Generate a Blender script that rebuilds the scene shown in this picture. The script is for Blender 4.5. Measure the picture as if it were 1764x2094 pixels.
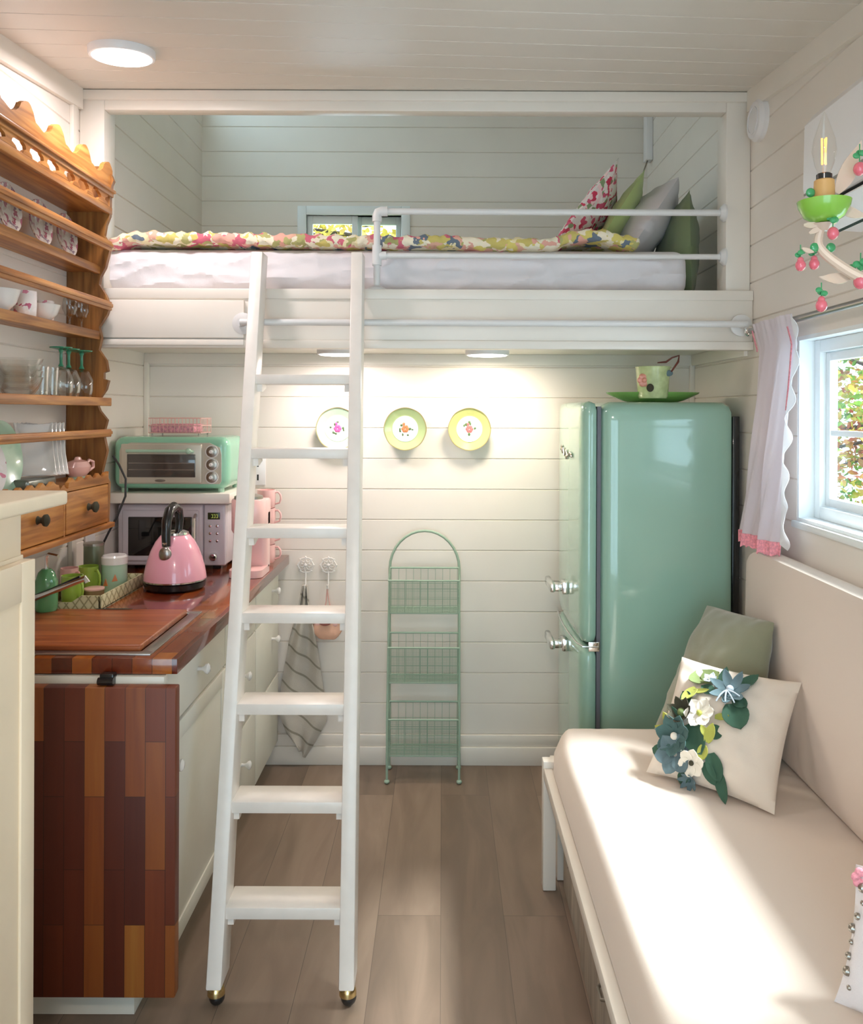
import bpy, bmesh, math, random
from mathutils import Vector, Matrix, noise
PI = math.pi
random.seed(7)
for o in list(bpy.data.objects): bpy.data.objects.remove(o)
scene = bpy.context.scene
COL = scene.collection

# ------------------------------------------------------------------ camera
F = 1720.0                        # focal length in pixels of the 1764 px wide frame
EYE = 1.46
cam_data = bpy.data.cameras.new('camera')
cam = bpy.data.objects.new('camera', cam_data); COL.objects.link(cam)
cam_data.sensor_fit = 'HORIZONTAL'; cam_data.sensor_width = 36.0
cam_data.lens = F * 36.0 / 1764.0
cam_data.shift_x = -(905 - 882) / 1764.0
cam_data.shift_y = -(1047 - 843) / 1764.0
cam_data.clip_start = 0.05
cam.matrix_world = Matrix.Translation((0, 0, EYE)) @ Matrix.Rotation(PI / 2, 4, 'X') @ Matrix.Rotation(0.004, 4, 'Z')
scene.camera = cam

# ------------------------------------------------------------------ light and exposure
scene.view_settings.view_transform = 'Standard'
scene.view_settings.look = 'None'
scene.view_settings.gamma = 1.0
scene.view_settings.use_curve_mapping = False
scene.view_settings.exposure = 0.0
scene.cycles.transparent_max_bounces = 40
scene.cycles.max_bounces = 12; scene.cycles.diffuse_bounces = 7
world = bpy.data.worlds.new('daylight'); scene.world = world
world.use_nodes = True
bg = world.node_tree.nodes['Background']
bg.inputs[0].default_value = (0.62, 0.83, 1.0, 1); bg.inputs[1].default_value = 5.8

def lamp(name, kind, loc, rot, energy, color, **kw):
    d = bpy.data.lights.new(name, kind); d.energy = energy; d.color = color
    for k, v in kw.items(): setattr(d, k, v)
    o = bpy.data.objects.new(name, d); COL.objects.link(o)
    o.location = loc; o.rotation_euler = rot
    return o
def aim(o, d):
    o.rotation_euler = Vector(d).to_track_quat('-Z', 'Y').to_euler()
sun = lamp('sun', 'SUN', (3, 2, 5), (0, 0, 0), 24.0, (0.93, 0.97, 1.0), angle=math.radians(15))
aim(sun, (-0.68, 0.09, -0.98))
def portal(name, loc, d, sx, sy):
    o = lamp(name, 'AREA', loc, (0, 0, 0), 1.0, (1, 1, 1), shape='RECTANGLE', size=sx, size_y=sy)
    o.data.cycles.is_portal = True
    o.rotation_euler = Vector(d).to_track_quat('-Z', 'Y').to_euler()
    return o

# ------------------------------------------------------------------ materials
def lin(c):
    if isinstance(c, str):
        c = [int(c[i:i + 2], 16) / 255 for i in (0, 2, 4)]
        c = [x / 12.92 if x <= .04045 else ((x + .055) / 1.055) ** 2.4 for x in c]
    return (c[0], c[1], c[2], 1)
def nodes(name):
    m = bpy.data.materials.new(name); m.use_nodes = True
    nt = m.node_tree; b = nt.nodes['Principled BSDF']
    return m, nt, b
def N(nt, t, **kw):
    n = nt.nodes.new(t)
    for k, v in kw.items():
        if k.startswith('i_'): n.inputs[k[2:].replace('_', ' ')].default_value = v
        else: setattr(n, k, v)
    return n
def mapping(nt, scale=(1, 1, 1), rot=(0, 0, 0), coord='Object'):
    tc = N(nt, 'ShaderNodeTexCoord'); mp = N(nt, 'ShaderNodeMapping')
    mp.inputs['Scale'].default_value = scale; mp.inputs['Rotation'].default_value = rot
    nt.links.new(tc.outputs[coord], mp.inputs[0]); return mp.outputs[0]
def ramp(nt, fac, stops, interp='LINEAR'):
    r = N(nt, 'ShaderNodeValToRGB'); r.color_ramp.interpolation = interp
    e = r.color_ramp.elements
    e[0].position = stops[0][0]; e[0].color = lin(stops[0][1])
    e[1].position = stops[-1][0]; e[1].color = lin(stops[-1][1])
    for p, c in stops[1:-1]: q = e.new(p); q.color = lin(c)
    nt.links.new(fac, r.inputs[0]); return r.outputs[0]
def bump(nt, b, h, strength, dist=0.01):
    n = N(nt, 'ShaderNodeBump'); n.inputs['Strength'].default_value = strength; n.inputs['Distance'].default_value = dist
    nt.links.new(h, n.inputs['Height']); nt.links.new(n.outputs[0], b.inputs['Normal'])
def plain(name, c, rough=0.5, metal=0.0, coat=0.0, vary=0.0, scale=12, bmp=0.0, bscale=60, **kw):
    m, nt, b = nodes(name)
    b.inputs['Base Color'].default_value = lin(c); b.inputs['Roughness'].default_value = rough
    b.inputs['Metallic'].default_value = metal; b.inputs['Coat Weight'].default_value = coat
    for k, v in kw.items(): b.inputs[k.replace('_', ' ')].default_value = v
    v3 = mapping(nt)
    if vary:
        nz = N(nt, 'ShaderNodeTexNoise', i_Scale=scale, i_Detail=3.0); nt.links.new(v3, nz.inputs['Vector'])
        c0 = lin(c); a = [x * (1 - vary) for x in c0[:3]]; z = [min(1, x * (1 + vary)) for x in c0[:3]]
        nt.links.new(ramp(nt, nz.outputs[0], [(0.3, a), (0.7, z)]), b.inputs['Base Color'])
    if bmp:
        nz = N(nt, 'ShaderNodeTexNoise', i_Scale=bscale, i_Detail=4.0); nt.links.new(v3, nz.inputs['Vector'])
        bump(nt, b, nz.outputs[0], bmp, 0.004)
    return m
def wood(name, stops, rough=0.45, axis='Y', scale=1.0, coat=0.0, stretch=14):
    m, nt, b = nodes(name)
    sc = {'X': (1, stretch, stretch), 'Y': (stretch, 1, stretch), 'Z': (stretch, stretch, 1)}[axis]
    v = mapping(nt, tuple(s * scale for s in sc))
    nz = N(nt, 'ShaderNodeTexNoise', i_Scale=3.0, i_Detail=6.0, i_Distortion=0.6); nt.links.new(v, nz.inputs['Vector'])
    nt.links.new(ramp(nt, nz.outputs[0], stops), b.inputs['Base Color'])
    b.inputs['Roughness'].default_value = rough; b.inputs['Coat Weight'].default_value = coat
    bump(nt, b, nz.outputs[0], 0.08, 0.003)
    return m
def blocks(name, stops, swap, bw, bh, rough, coat=0.0, grain=0.35, gap=0.0006, gapcol='2a1408', flip=(0, 0, 0), gscale=60, goff=0.5):
    """wood made of strips: swap = rotation that lays the strip length along local X"""
    m, nt, b = nodes(name)
    sx = N(nt, 'ShaderNodeSeparateXYZ'); cx = N(nt, 'ShaderNodeCombineXYZ'); nt.links.new(mapping(nt), sx.inputs[0])
    for i, ch in enumerate(swap): nt.links.new(sx.outputs['xyz'.index(ch)], cx.inputs[i])
    v = cx.outputs[0]
    br = N(nt, 'ShaderNodeTexBrick', offset=goff, offset_frequency=2)
    br.inputs['Color1'].default_value = (0, 0, 0, 1); br.inputs['Color2'].default_value = (1, 1, 1, 1)
    br.inputs['Mortar'].default_value = (0.5, 0.5, 0.5, 1)
    br.inputs['Scale'].default_value = 1.0; br.inputs['Mortar Size'].default_value = gap
    br.inputs['Brick Width'].default_value = bw; br.inputs['Row Height'].default_value = bh
    br.inputs['Bias'].default_value = 0.0
    nt.links.new(v, br.inputs['Vector'])
    mp = N(nt, 'ShaderNodeMapping'); mp.inputs['Scale'].default_value = (2.2, gscale * .5, gscale * .5)
    nt.links.new(v, mp.inputs[0])
    # each strip gets its own piece of grain
    ad = N(nt, 'ShaderNodeVectorMath', operation='ADD'); sc = N(nt, 'ShaderNodeVectorMath', operation='SCALE')
    sc.inputs['Scale'].default_value = 37.0
    nt.links.new(br.outputs['Color'], sc.inputs[0]); nt.links.new(mp.outputs[0], ad.inputs[0]); nt.links.new(sc.outputs[0], ad.inputs[1])
    nz = N(nt, 'ShaderNodeTexNoise', i_Scale=1.0, i_Detail=5.0, i_Distortion=0.8); nt.links.new(ad.outputs[0], nz.inputs['Vector'])
    mx = N(nt, 'ShaderNodeMix', data_type='FLOAT'); mx.inputs[0].default_value = grain
    nt.links.new(br.outputs['Color'], mx.inputs[2]); nt.links.new(nz.outputs[0], mx.inputs[3])
    col = ramp(nt, mx.outputs[0], stops)
    mg = N(nt, 'ShaderNodeMix', data_type='RGBA'); mg.inputs[7].default_value = lin(gapcol)
    nt.links.new(br.outputs['Fac'], mg.inputs[0]); nt.links.new(col, mg.inputs[6])
    nt.links.new(mg.outputs[2], b.inputs['Base Color'])
    b.inputs['Roughness'].default_value = rough; b.inputs['Coat Weight'].default_value = coat; b.inputs['Coat Roughness'].default_value = 0.04
    bump(nt, b, nz.outputs[0], 0.04, 0.002)
    return m
def glassy(name, tint=(1, 1, 1), refl=0.5, rough=0.0, fac=None):
    m = bpy.data.materials.new(name); m.use_nodes = True; nt = m.node_tree; nt.nodes.clear()
    out = N(nt, 'ShaderNodeOutputMaterial'); mx = N(nt, 'ShaderNodeMixShader')
    tr = N(nt, 'ShaderNodeBsdfTransparent'); tr.inputs[0].default_value = (*tint, 1)
    gl = N(nt, 'ShaderNodeBsdfGlossy'); gl.inputs['Roughness'].default_value = rough
    lw = N(nt, 'ShaderNodeLayerWeight'); lw.inputs[0].default_value = 0.5
    rm = N(nt, 'ShaderNodeMapRange'); rm.inputs['From Min'].default_value = 0.35; rm.inputs['From Max'].default_value = 1.0
    rm.inputs['To Min'].default_value = 0.05; rm.inputs['To Max'].default_value = refl
    nt.links.new(lw.outputs['Facing'], rm.inputs[0]); nt.links.new(rm.outputs[0], mx.inputs[0])
    nt.links.new(tr.outputs[0], mx.inputs[1]); nt.links.new(gl.outputs[0], mx.inputs[2]); nt.links.new(mx.outputs[0], out.inputs[0])
    return m
def emit(name, c, s):
    m, nt, b = nodes(name); b.inputs['Base Color'].default_value = lin(c)
    b.inputs['Emission Color'].default_value = lin(c); b.inputs['Emission Strength'].default_value = s
    return m
def patches(name, stops, scale, rough=0.8, bmp=0.1, dist=0.25):
    m, nt, b = nodes(name); v = mapping(nt)
    nz = N(nt, 'ShaderNodeTexNoise', i_Scale=scale * .8, i_Detail=2.0); nt.links.new(v, nz.inputs['Vector'])
    ad = N(nt, 'ShaderNodeVectorMath', operation='MULTIPLY_ADD'); ad.inputs[1].default_value = (dist,) * 3
    nt.links.new(nz.outputs['Color'], ad.inputs[0]); nt.links.new(v, ad.inputs[2])
    vo = N(nt, 'ShaderNodeTexVoronoi', i_Scale=scale); nt.links.new(ad.outputs[0], vo.inputs['Vector'])
    sp = N(nt, 'ShaderNodeSeparateColor'); nt.links.new(vo.outputs['Color'], sp.inputs[0])
    nt.links.new(ramp(nt, sp.outputs[0], stops, 'CONSTANT'), b.inputs['Base Color'])
    b.inputs['Roughness'].default_value = rough
    bump(nt, b, vo.outputs['Distance'], bmp, 0.004)
    return m
def cloth(name, c, transl=0.0, rough=0.9, weave=900, bmp=0.25, sheen=0.2):
    m, nt, b = nodes(name); v = mapping(nt)
    b.inputs['Base Color'].default_value = lin(c); b.inputs['Roughness'].default_value = rough
    b.inputs['Sheen Weight'].default_value = sheen
    nz = N(nt, 'ShaderNodeTexNoise', i_Scale=weave, i_Detail=2.0); nt.links.new(v, nz.inputs['Vector'])
    n2 = N(nt, 'ShaderNodeTexNoise', i_Scale=9.0, i_Detail=3.0, i_Distortion=1.0); nt.links.new(v, n2.inputs['Vector'])
    mx = N(nt, 'ShaderNodeMix', data_type='FLOAT'); mx.inputs[0].default_value = 0.75
    nt.links.new(nz.outputs[0], mx.inputs[2]); nt.links.new(n2.outputs[0], mx.inputs[3])
    bump(nt, b, mx.outputs[0], bmp, 0.01)
    if transl:
        t = N(nt, 'ShaderNodeBsdfTranslucent'); t.inputs[0].default_value = lin(c)
        ms = N(nt, 'ShaderNodeMixShader'); ms.inputs[0].default_value = transl
        out = nt.nodes['Material Output']
        nt.links.new(b.outputs[0], ms.inputs[1]); nt.links.new(t.outputs[0], ms.inputs[2]); nt.links.new(ms.outputs[0], out.inputs[0])
    return m

M = {}
M['wall'] = plain('painted_plank_white', (0.81, 0.755, 0.69), 0.45, vary=0.03, scale=3, bmp=0.05, bscale=40)
M['ceil'] = plain('painted_ceiling_white', (0.74, 0.69, 0.62), 0.4, vary=0.02, scale=3)
M['trim'] = plain('painted_trim_white', (0.81, 0.76, 0.69), 0.35, vary=0.02, scale=5)
M['gloss_white'] = plain('satin_white_paint', (0.84, 0.79, 0.74), 0.3, vary=0.03, scale=20, bmp=0.05, bscale=30)
M['vinyl'] = plain('white_vinyl', (0.82, 0.86, 0.87), 0.3)
M['cream'] = plain('cream_paint', (0.89, 0.76, 0.58), 0.4, vary=0.03, scale=8, bmp=0.04)
M['cabinet'] = plain('cabinet_paint', (0.72, 0.70, 0.62), 0.35, vary=0.02)
M['floor'] = blocks('grey_brown_floor_planks', [(0.0, '64554a'), (0.36, '766455'), (0.55, '857161'), (0.7, '907c6b'), (1.0, 'a38f7b')],
                    'yxz', 1.22, 0.182, 0.42, grain=0.72, gap=0.0008, gapcol='5a4c42', gscale=26, goff=0.37)
BUTCH = [(0.0, '3a1206'), (0.3, '541c0a'), (0.52, '6e2a0e'), (0.72, '8a4416'), (1.0, 'b4702a')]
M['butcher_top'] = blocks('glossy_butcher_block', [(0.0, '3a1408'), (0.35, '632410'), (0.6, '7e3616'), (0.8, '97501c'), (1.0, 'b87028')],
                          'yxz', 0.34, 0.048, 0.18, coat=0.55, grain=0.3, gscale=60)
M['butcher_leaf'] = blocks('satin_butcher_block', [(0.0, '3f150b'), (0.3, '58220f'), (0.55, '733415'), (0.75, '8f501d'), (1.0, 'b07a34')],
                           'zxy', 0.30, 0.0475, 0.5, coat=0.0, grain=0.3, gscale=60, goff=0.43)
M['board'] = wood('cutting_board_wood', [(0.25, '7a3a1c'), (0.5, '9a5028'), (0.75, 'b26a38')], 0.35, 'X', 1.0)
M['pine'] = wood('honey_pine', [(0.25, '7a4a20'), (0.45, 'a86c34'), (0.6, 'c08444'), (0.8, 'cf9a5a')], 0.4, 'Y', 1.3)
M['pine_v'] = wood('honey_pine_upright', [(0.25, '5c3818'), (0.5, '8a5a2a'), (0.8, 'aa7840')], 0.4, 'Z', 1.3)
M['mint'] = plain('mint_enamel', (0.31, 0.50, 0.40), 0.12, coat=0.6, vary=0.02, scale=2)
M['mint_oven'] = plain('mint_oven_enamel', (0.27, 0.56, 0.40), 0.2, coat=0.4)
M['mint_wire'] = plain('mint_wire_paint', (0.33, 0.45, 0.35), 0.45)
M['chrome'] = plain('chrome', (0.8, 0.8, 0.8), 0.12, 1.0)
M['steel'] = plain('brushed_steel', (0.42, 0.39, 0.37), 0.32, 1.0, bmp=0.05)
M['brass'] = plain('brass', (0.75, 0.58, 0.28), 0.2, 1.0)
M['nickel'] = plain('aged_nickel', (0.36, 0.33, 0.29), 0.35, 1.0)
M['black'] = plain('black_plastic', (0.012, 0.012, 0.013), 0.25, coat=0.3)
M['dark'] = plain('dark_rubber', (0.02, 0.02, 0.02), 0.6)
M['pipe'] = plain('white_painted_pipe', (0.74, 0.74, 0.74), 0.35)
M['sheet'] = cloth('white_sheet', (0.80, 0.77, 0.80), bmp=0.5)
M['cushion'] = cloth('cream_waffle_cover', (0.66, 0.56, 0.49), bmp=0.15)
M['seat'] = cloth('cream_waffle_seat', (0.69, 0.59, 0.51), bmp=0.12)
M['pillow_cream'] = cloth('cream_cotton', (0.73, 0.64, 0.55), bmp=0.2)
M['pillow_sage'] = cloth('sage_velvet', (0.24, 0.24, 0.155), bmp=0.35, sheen=0.6)
M['pillow_grey'] = cloth('pale_pillowcase', (0.64, 0.60, 0.61), bmp=0.4)
M['pillow_olive'] = cloth('olive_cotton', (0.19, 0.24, 0.12), bmp=0.4)
M['pillow_lime'] = cloth('lime_cotton', (0.42, 0.52, 0.20), bmp=0.3)
M['floral_red'] = patches('red_floral_cotton', [(0, 'e8dcd8'), (.3, 'd65a78'), (.5, 'f2e6e2'), (.62, '8a9a70'), (.72, 'd03a5a'), (.88, 'f4d0d0')], 60, dist=0.02)
M['quilt'] = patches('floral_quilt', [(0, 'ece4cc'), (.2, 'cabb6c'), (.30, 'e2a898'), (.44, 'f0e4cc'), (.56, 'd06a7c'), (.64, 'b0ac70'), (.71, 'eadcb0'), (.80, '6a7684'), (.86, 'dfae98'), (.94, 'd8c870')], 27, dist=0.11, bmp=0.5)
M['curtain'] = cloth('sheer_white_curtain', (0.90, 0.86, 0.90), transl=0.6, bmp=0.1)
M['lace'] = cloth('white_lace_edge', (0.88, 0.88, 0.9), transl=0.4, bmp=0.2)
M['pink_trim'] = plain('pink_crochet_trim', (0.78, 0.30, 0.36), 0.8, vary=0.25, scale=150, bmp=0.4, bscale=200)
M['pink'] = plain('pink_enamel', (0.86, 0.40, 0.50), 0.18, coat=0.5)
M['pale_pink'] = plain('pale_pink_plastic', (0.88, 0.55, 0.53), 0.3, coat=0.2)
M['rose_pink'] = plain('dusty_pink_ceramic', (0.80, 0.46, 0.42), 0.25, coat=0.3)
M['white_ceramic'] = plain('white_ceramic', (0.80, 0.78, 0.76), 0.12, coat=0.4)
M['white_plastic'] = plain('white_plastic', (0.80, 0.79, 0.80), 0.3)
M['microwave'] = plain('lilac_white_enamel', (0.66, 0.62, 0.68), 0.22, coat=0.4)
M['oven_cream'] = plain('oven_cream_metal', (0.60, 0.55, 0.46), 0.3, 0.3)
M['oven_glass'] = plain('dark_oven_glass', (0.075, 0.062, 0.055), 0.08, coat=0.5)
M['mw_glass'] = plain('black_glass', (0.008, 0.008, 0.009), 0.06, coat=0.5)
M['glass'] = glassy('clear_glass', (0.97, 0.975, 0.97), 0.85, 0.05)
M['pane'] = glassy('window_glass', (0.97, 0.99, 0.98), 0.12)
M['green_glass'] = plain('green_glass', (0.03, 0.22, 0.12), 0.1, coat=0.3)
M['green_soap'] = plain('green_bottle', (0.10, 0.30, 0.13), 0.12, coat=0.5)
M['lime'] = plain('lime_ceramic', (0.33, 0.48, 0.07), 0.2, coat=0.4)
M['leaf_green'] = plain('leaf_green_ceramic', (0.22, 0.42, 0.10), 0.2, coat=0.4, vary=0.15)
M['pot_green'] = plain('pale_green_ceramic', (0.48, 0.56, 0.28), 0.25, coat=0.3, vary=0.15, scale=40, bmp=0.2)
M['mint_ceramic'] = plain('mint_ceramic', (0.42, 0.62, 0.47), 0.2, coat=0.3)
M['plate_green'] = plain('green_plate_rim', (0.44, 0.56, 0.28), 0.15, coat=0.4, vary=0.05)
M['plate_yellowgreen'] = plain('yellow_green_plate_rim', (0.52, 0.56, 0.22), 0.15, coat=0.4, vary=0.05)
M['plate_mint'] = plain('pale_mint_plate_rim', (0.52, 0.68, 0.52), 0.15, coat=0.4, vary=0.05)
M['gilt'] = plain('gilt_edge', (0.5, 0.42, 0.2), 0.3, 0.7)
M['red'] = plain('rose_red', (0.62, 0.09, 0.14), 0.4)
M['orange'] = plain('orange_glaze', (0.65, 0.22, 0.09), 0.4)
M['leafdark'] = plain('leaf_paint', (0.09, 0.17, 0.06), 0.5)
M['berry'] = plain('pink_glass_fruit', (0.78, 0.16, 0.22), 0.12, coat=0.6, vary=0.1, scale=80)
M['berry_leaf'] = plain('green_glass_leaf', (0.05, 0.34, 0.13), 0.15, coat=0.5)
M['cup_green'] = plain('green_bobeche', (0.25, 0.55, 0.07), 0.25, coat=0.5)
M['arm_cream'] = plain('cream_enamel_arm', (0.72, 0.58, 0.48), 0.25, coat=0.5)
M['candle'] = plain('amber_candle_sleeve', (0.66, 0.38, 0.14), 0.5)
M['filament'] = emit('glowing_filament', (1.0, 0.42, 0.08), 3.0)
M['bulb_glass'] = glassy('bulb_glass', (0.98, 0.97, 0.95), 0.3)
M['diffuser'] = emit('lit_diffuser', (1.0, 0.97, 0.94), 6.0)
M['floral_plate'] = patches('floral_china', [(0, 'b8aea4'), (.35, '8a4a58'), (.5, 'a3978c'), (.65, '77646c'), (.78, 'afa49a'), (.9, '8f5560')], 70, 0.25, 0.0, dist=0.03)
M['floral_cup'] = patches('rose_print_china', [(0, 'eae4e2'), (.6, 'd88aa0'), (.68, 'ece6e6'), (.85, 'b85a78'), (.9, 'f0eaea')], 70, 0.2, 0.0, dist=0.02)
M['felt_teal'] = plain('teal_felt', (0.065, 0.13, 0.125), 0.95, vary=0.2, bmp=0.3)
M['felt_blue'] = plain('blue_grey_felt', (0.12, 0.18, 0.20), 0.95, vary=0.2, bmp=0.3)
M['felt_green'] = plain('dark_green_felt', (0.045, 0.11, 0.07), 0.95, vary=0.2, bmp=0.3)
M['felt_olive'] = plain('olive_felt', (0.17, 0.22, 0.08), 0.95, vary=0.2, bmp=0.3)
M['felt_lime'] = plain('lime_felt', (0.42, 0.44, 0.09), 0.95, vary=0.15, bmp=0.3)
M['felt_brown'] = plain('brown_felt', (0.055, 0.05, 0.03), 0.95, vary=0.3, bmp=0.3)
M['felt_white'] = plain('ivory_felt', (0.80, 0.74, 0.64), 0.95, bmp=0.3)
M['felt_ribbon'] = plain('pale_blue_ribbon', (0.55, 0.62, 0.70), 0.6)
M['whitewash'] = wood('whitewashed_wood', [(0.3, '8f8578'), (0.55, 'a89c8d'), (0.8, 'c2b6a6')], 0.7, 'Z', 1.0, stretch=7)
M['towel'] = None
M['bark'] = plain('bark', (0.05, 0.035, 0.03), 0.9, vary=0.3)
M['lcd'] = plain('lcd', (0.03, 0.035, 0.012), 0.2)
M['lcd_digit'] = emit('lcd_digit', (0.35, 0.42, 0.08), 0.8)
M['cord'] = M['dark']

def towel_mat():
    m, nt, b = nodes('striped_towel'); v = mapping(nt, (1, 1, 1), (0, -0.62, 0))
    wv = N(nt, 'ShaderNodeTexWave', i_Scale=4.6, bands_direction='Z'); wv.inputs['Distortion'].default_value = 0.5
    nt.links.new(v, wv.inputs['Vector'])
    nt.links.new(ramp(nt, wv.outputs[0], [(0.0, '8f897c'), (0.015, '8f897c'), (0.05, 'bdb6ab'), (1.0, 'c4bdb3')]), b.inputs['Base Color'])
    b.inputs['Roughness'].default_value = 0.95
    nz = N(nt, 'ShaderNodeTexNoise', i_Scale=400.0); nt.links.new(v, nz.inputs['Vector']); bump(nt, b, nz.outputs[0], 0.4, 0.005)
    return m
M['towel'] = towel_mat()
def lattice_mat():
    m, nt, b = nodes('lattice_pattern_tray'); vs = []
    for a in (0.785, -0.785):
        v = mapping(nt, (1, 1, 1), (a, a, 0)); wv = N(nt, 'ShaderNodeTexWave', i_Scale=17.0, bands_direction='Z'); nt.links.new(v, wv.inputs['Vector']); vs.append(wv.outputs[0])
    mx = N(nt, 'ShaderNodeMath', operation='MINIMUM'); nt.links.new(vs[0], mx.inputs[0]); nt.links.new(vs[1], mx.inputs[1])
    nt.links.new(ramp(nt, mx.outputs[0], [(0.0, '9c9570'), (0.04, '9c9570'), (0.11, 'cfc9a2'), (1, 'd6d1ae')]), b.inputs['Base Color'])
    b.inputs['Roughness'].default_value = 0.4
    return m
M['lattice'] = lattice_mat()
def leaf_mat(name, stops):
    m, nt, b = nodes(name); v = mapping(nt)
    vo = N(nt, 'ShaderNodeTexNoise', i_Scale=2.6, i_Detail=4.0); nt.links.new(v, vo.inputs['Vector'])
    c = ramp(nt, vo.outputs[0], stops)
    nt.links.new(c, b.inputs['Base Color']); b.inputs['Roughness'].default_value = 0.7
    t = N(nt, 'ShaderNodeBsdfTranslucent'); nt.links.new(c, t.inputs[0])
    ms = N(nt, 'ShaderNodeMixShader'); ms.inputs[0].default_value = 0.4
    nt.links.new(b.outputs[0], ms.inputs[1]); nt.links.new(t.outputs[0], ms.inputs[2]); nt.links.new(ms.outputs[0], nt.nodes['Material Output'].inputs[0])
    return m
M['leaves_mixed'] = leaf_mat('autumn_leaves_mixed', [(0.36, '3c6a28'), (0.44, '6a8a34'), (0.49, 'a89a40'), (0.54, 'a87840'), (0.6, '94443a'), (0.68, '7e8a48')])
M['leaves_yellow'] = leaf_mat('autumn_leaves_yellow', [(0.3, '9a8030'), (0.5, 'b8a440'), (0.7, 'a08048')])

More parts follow.
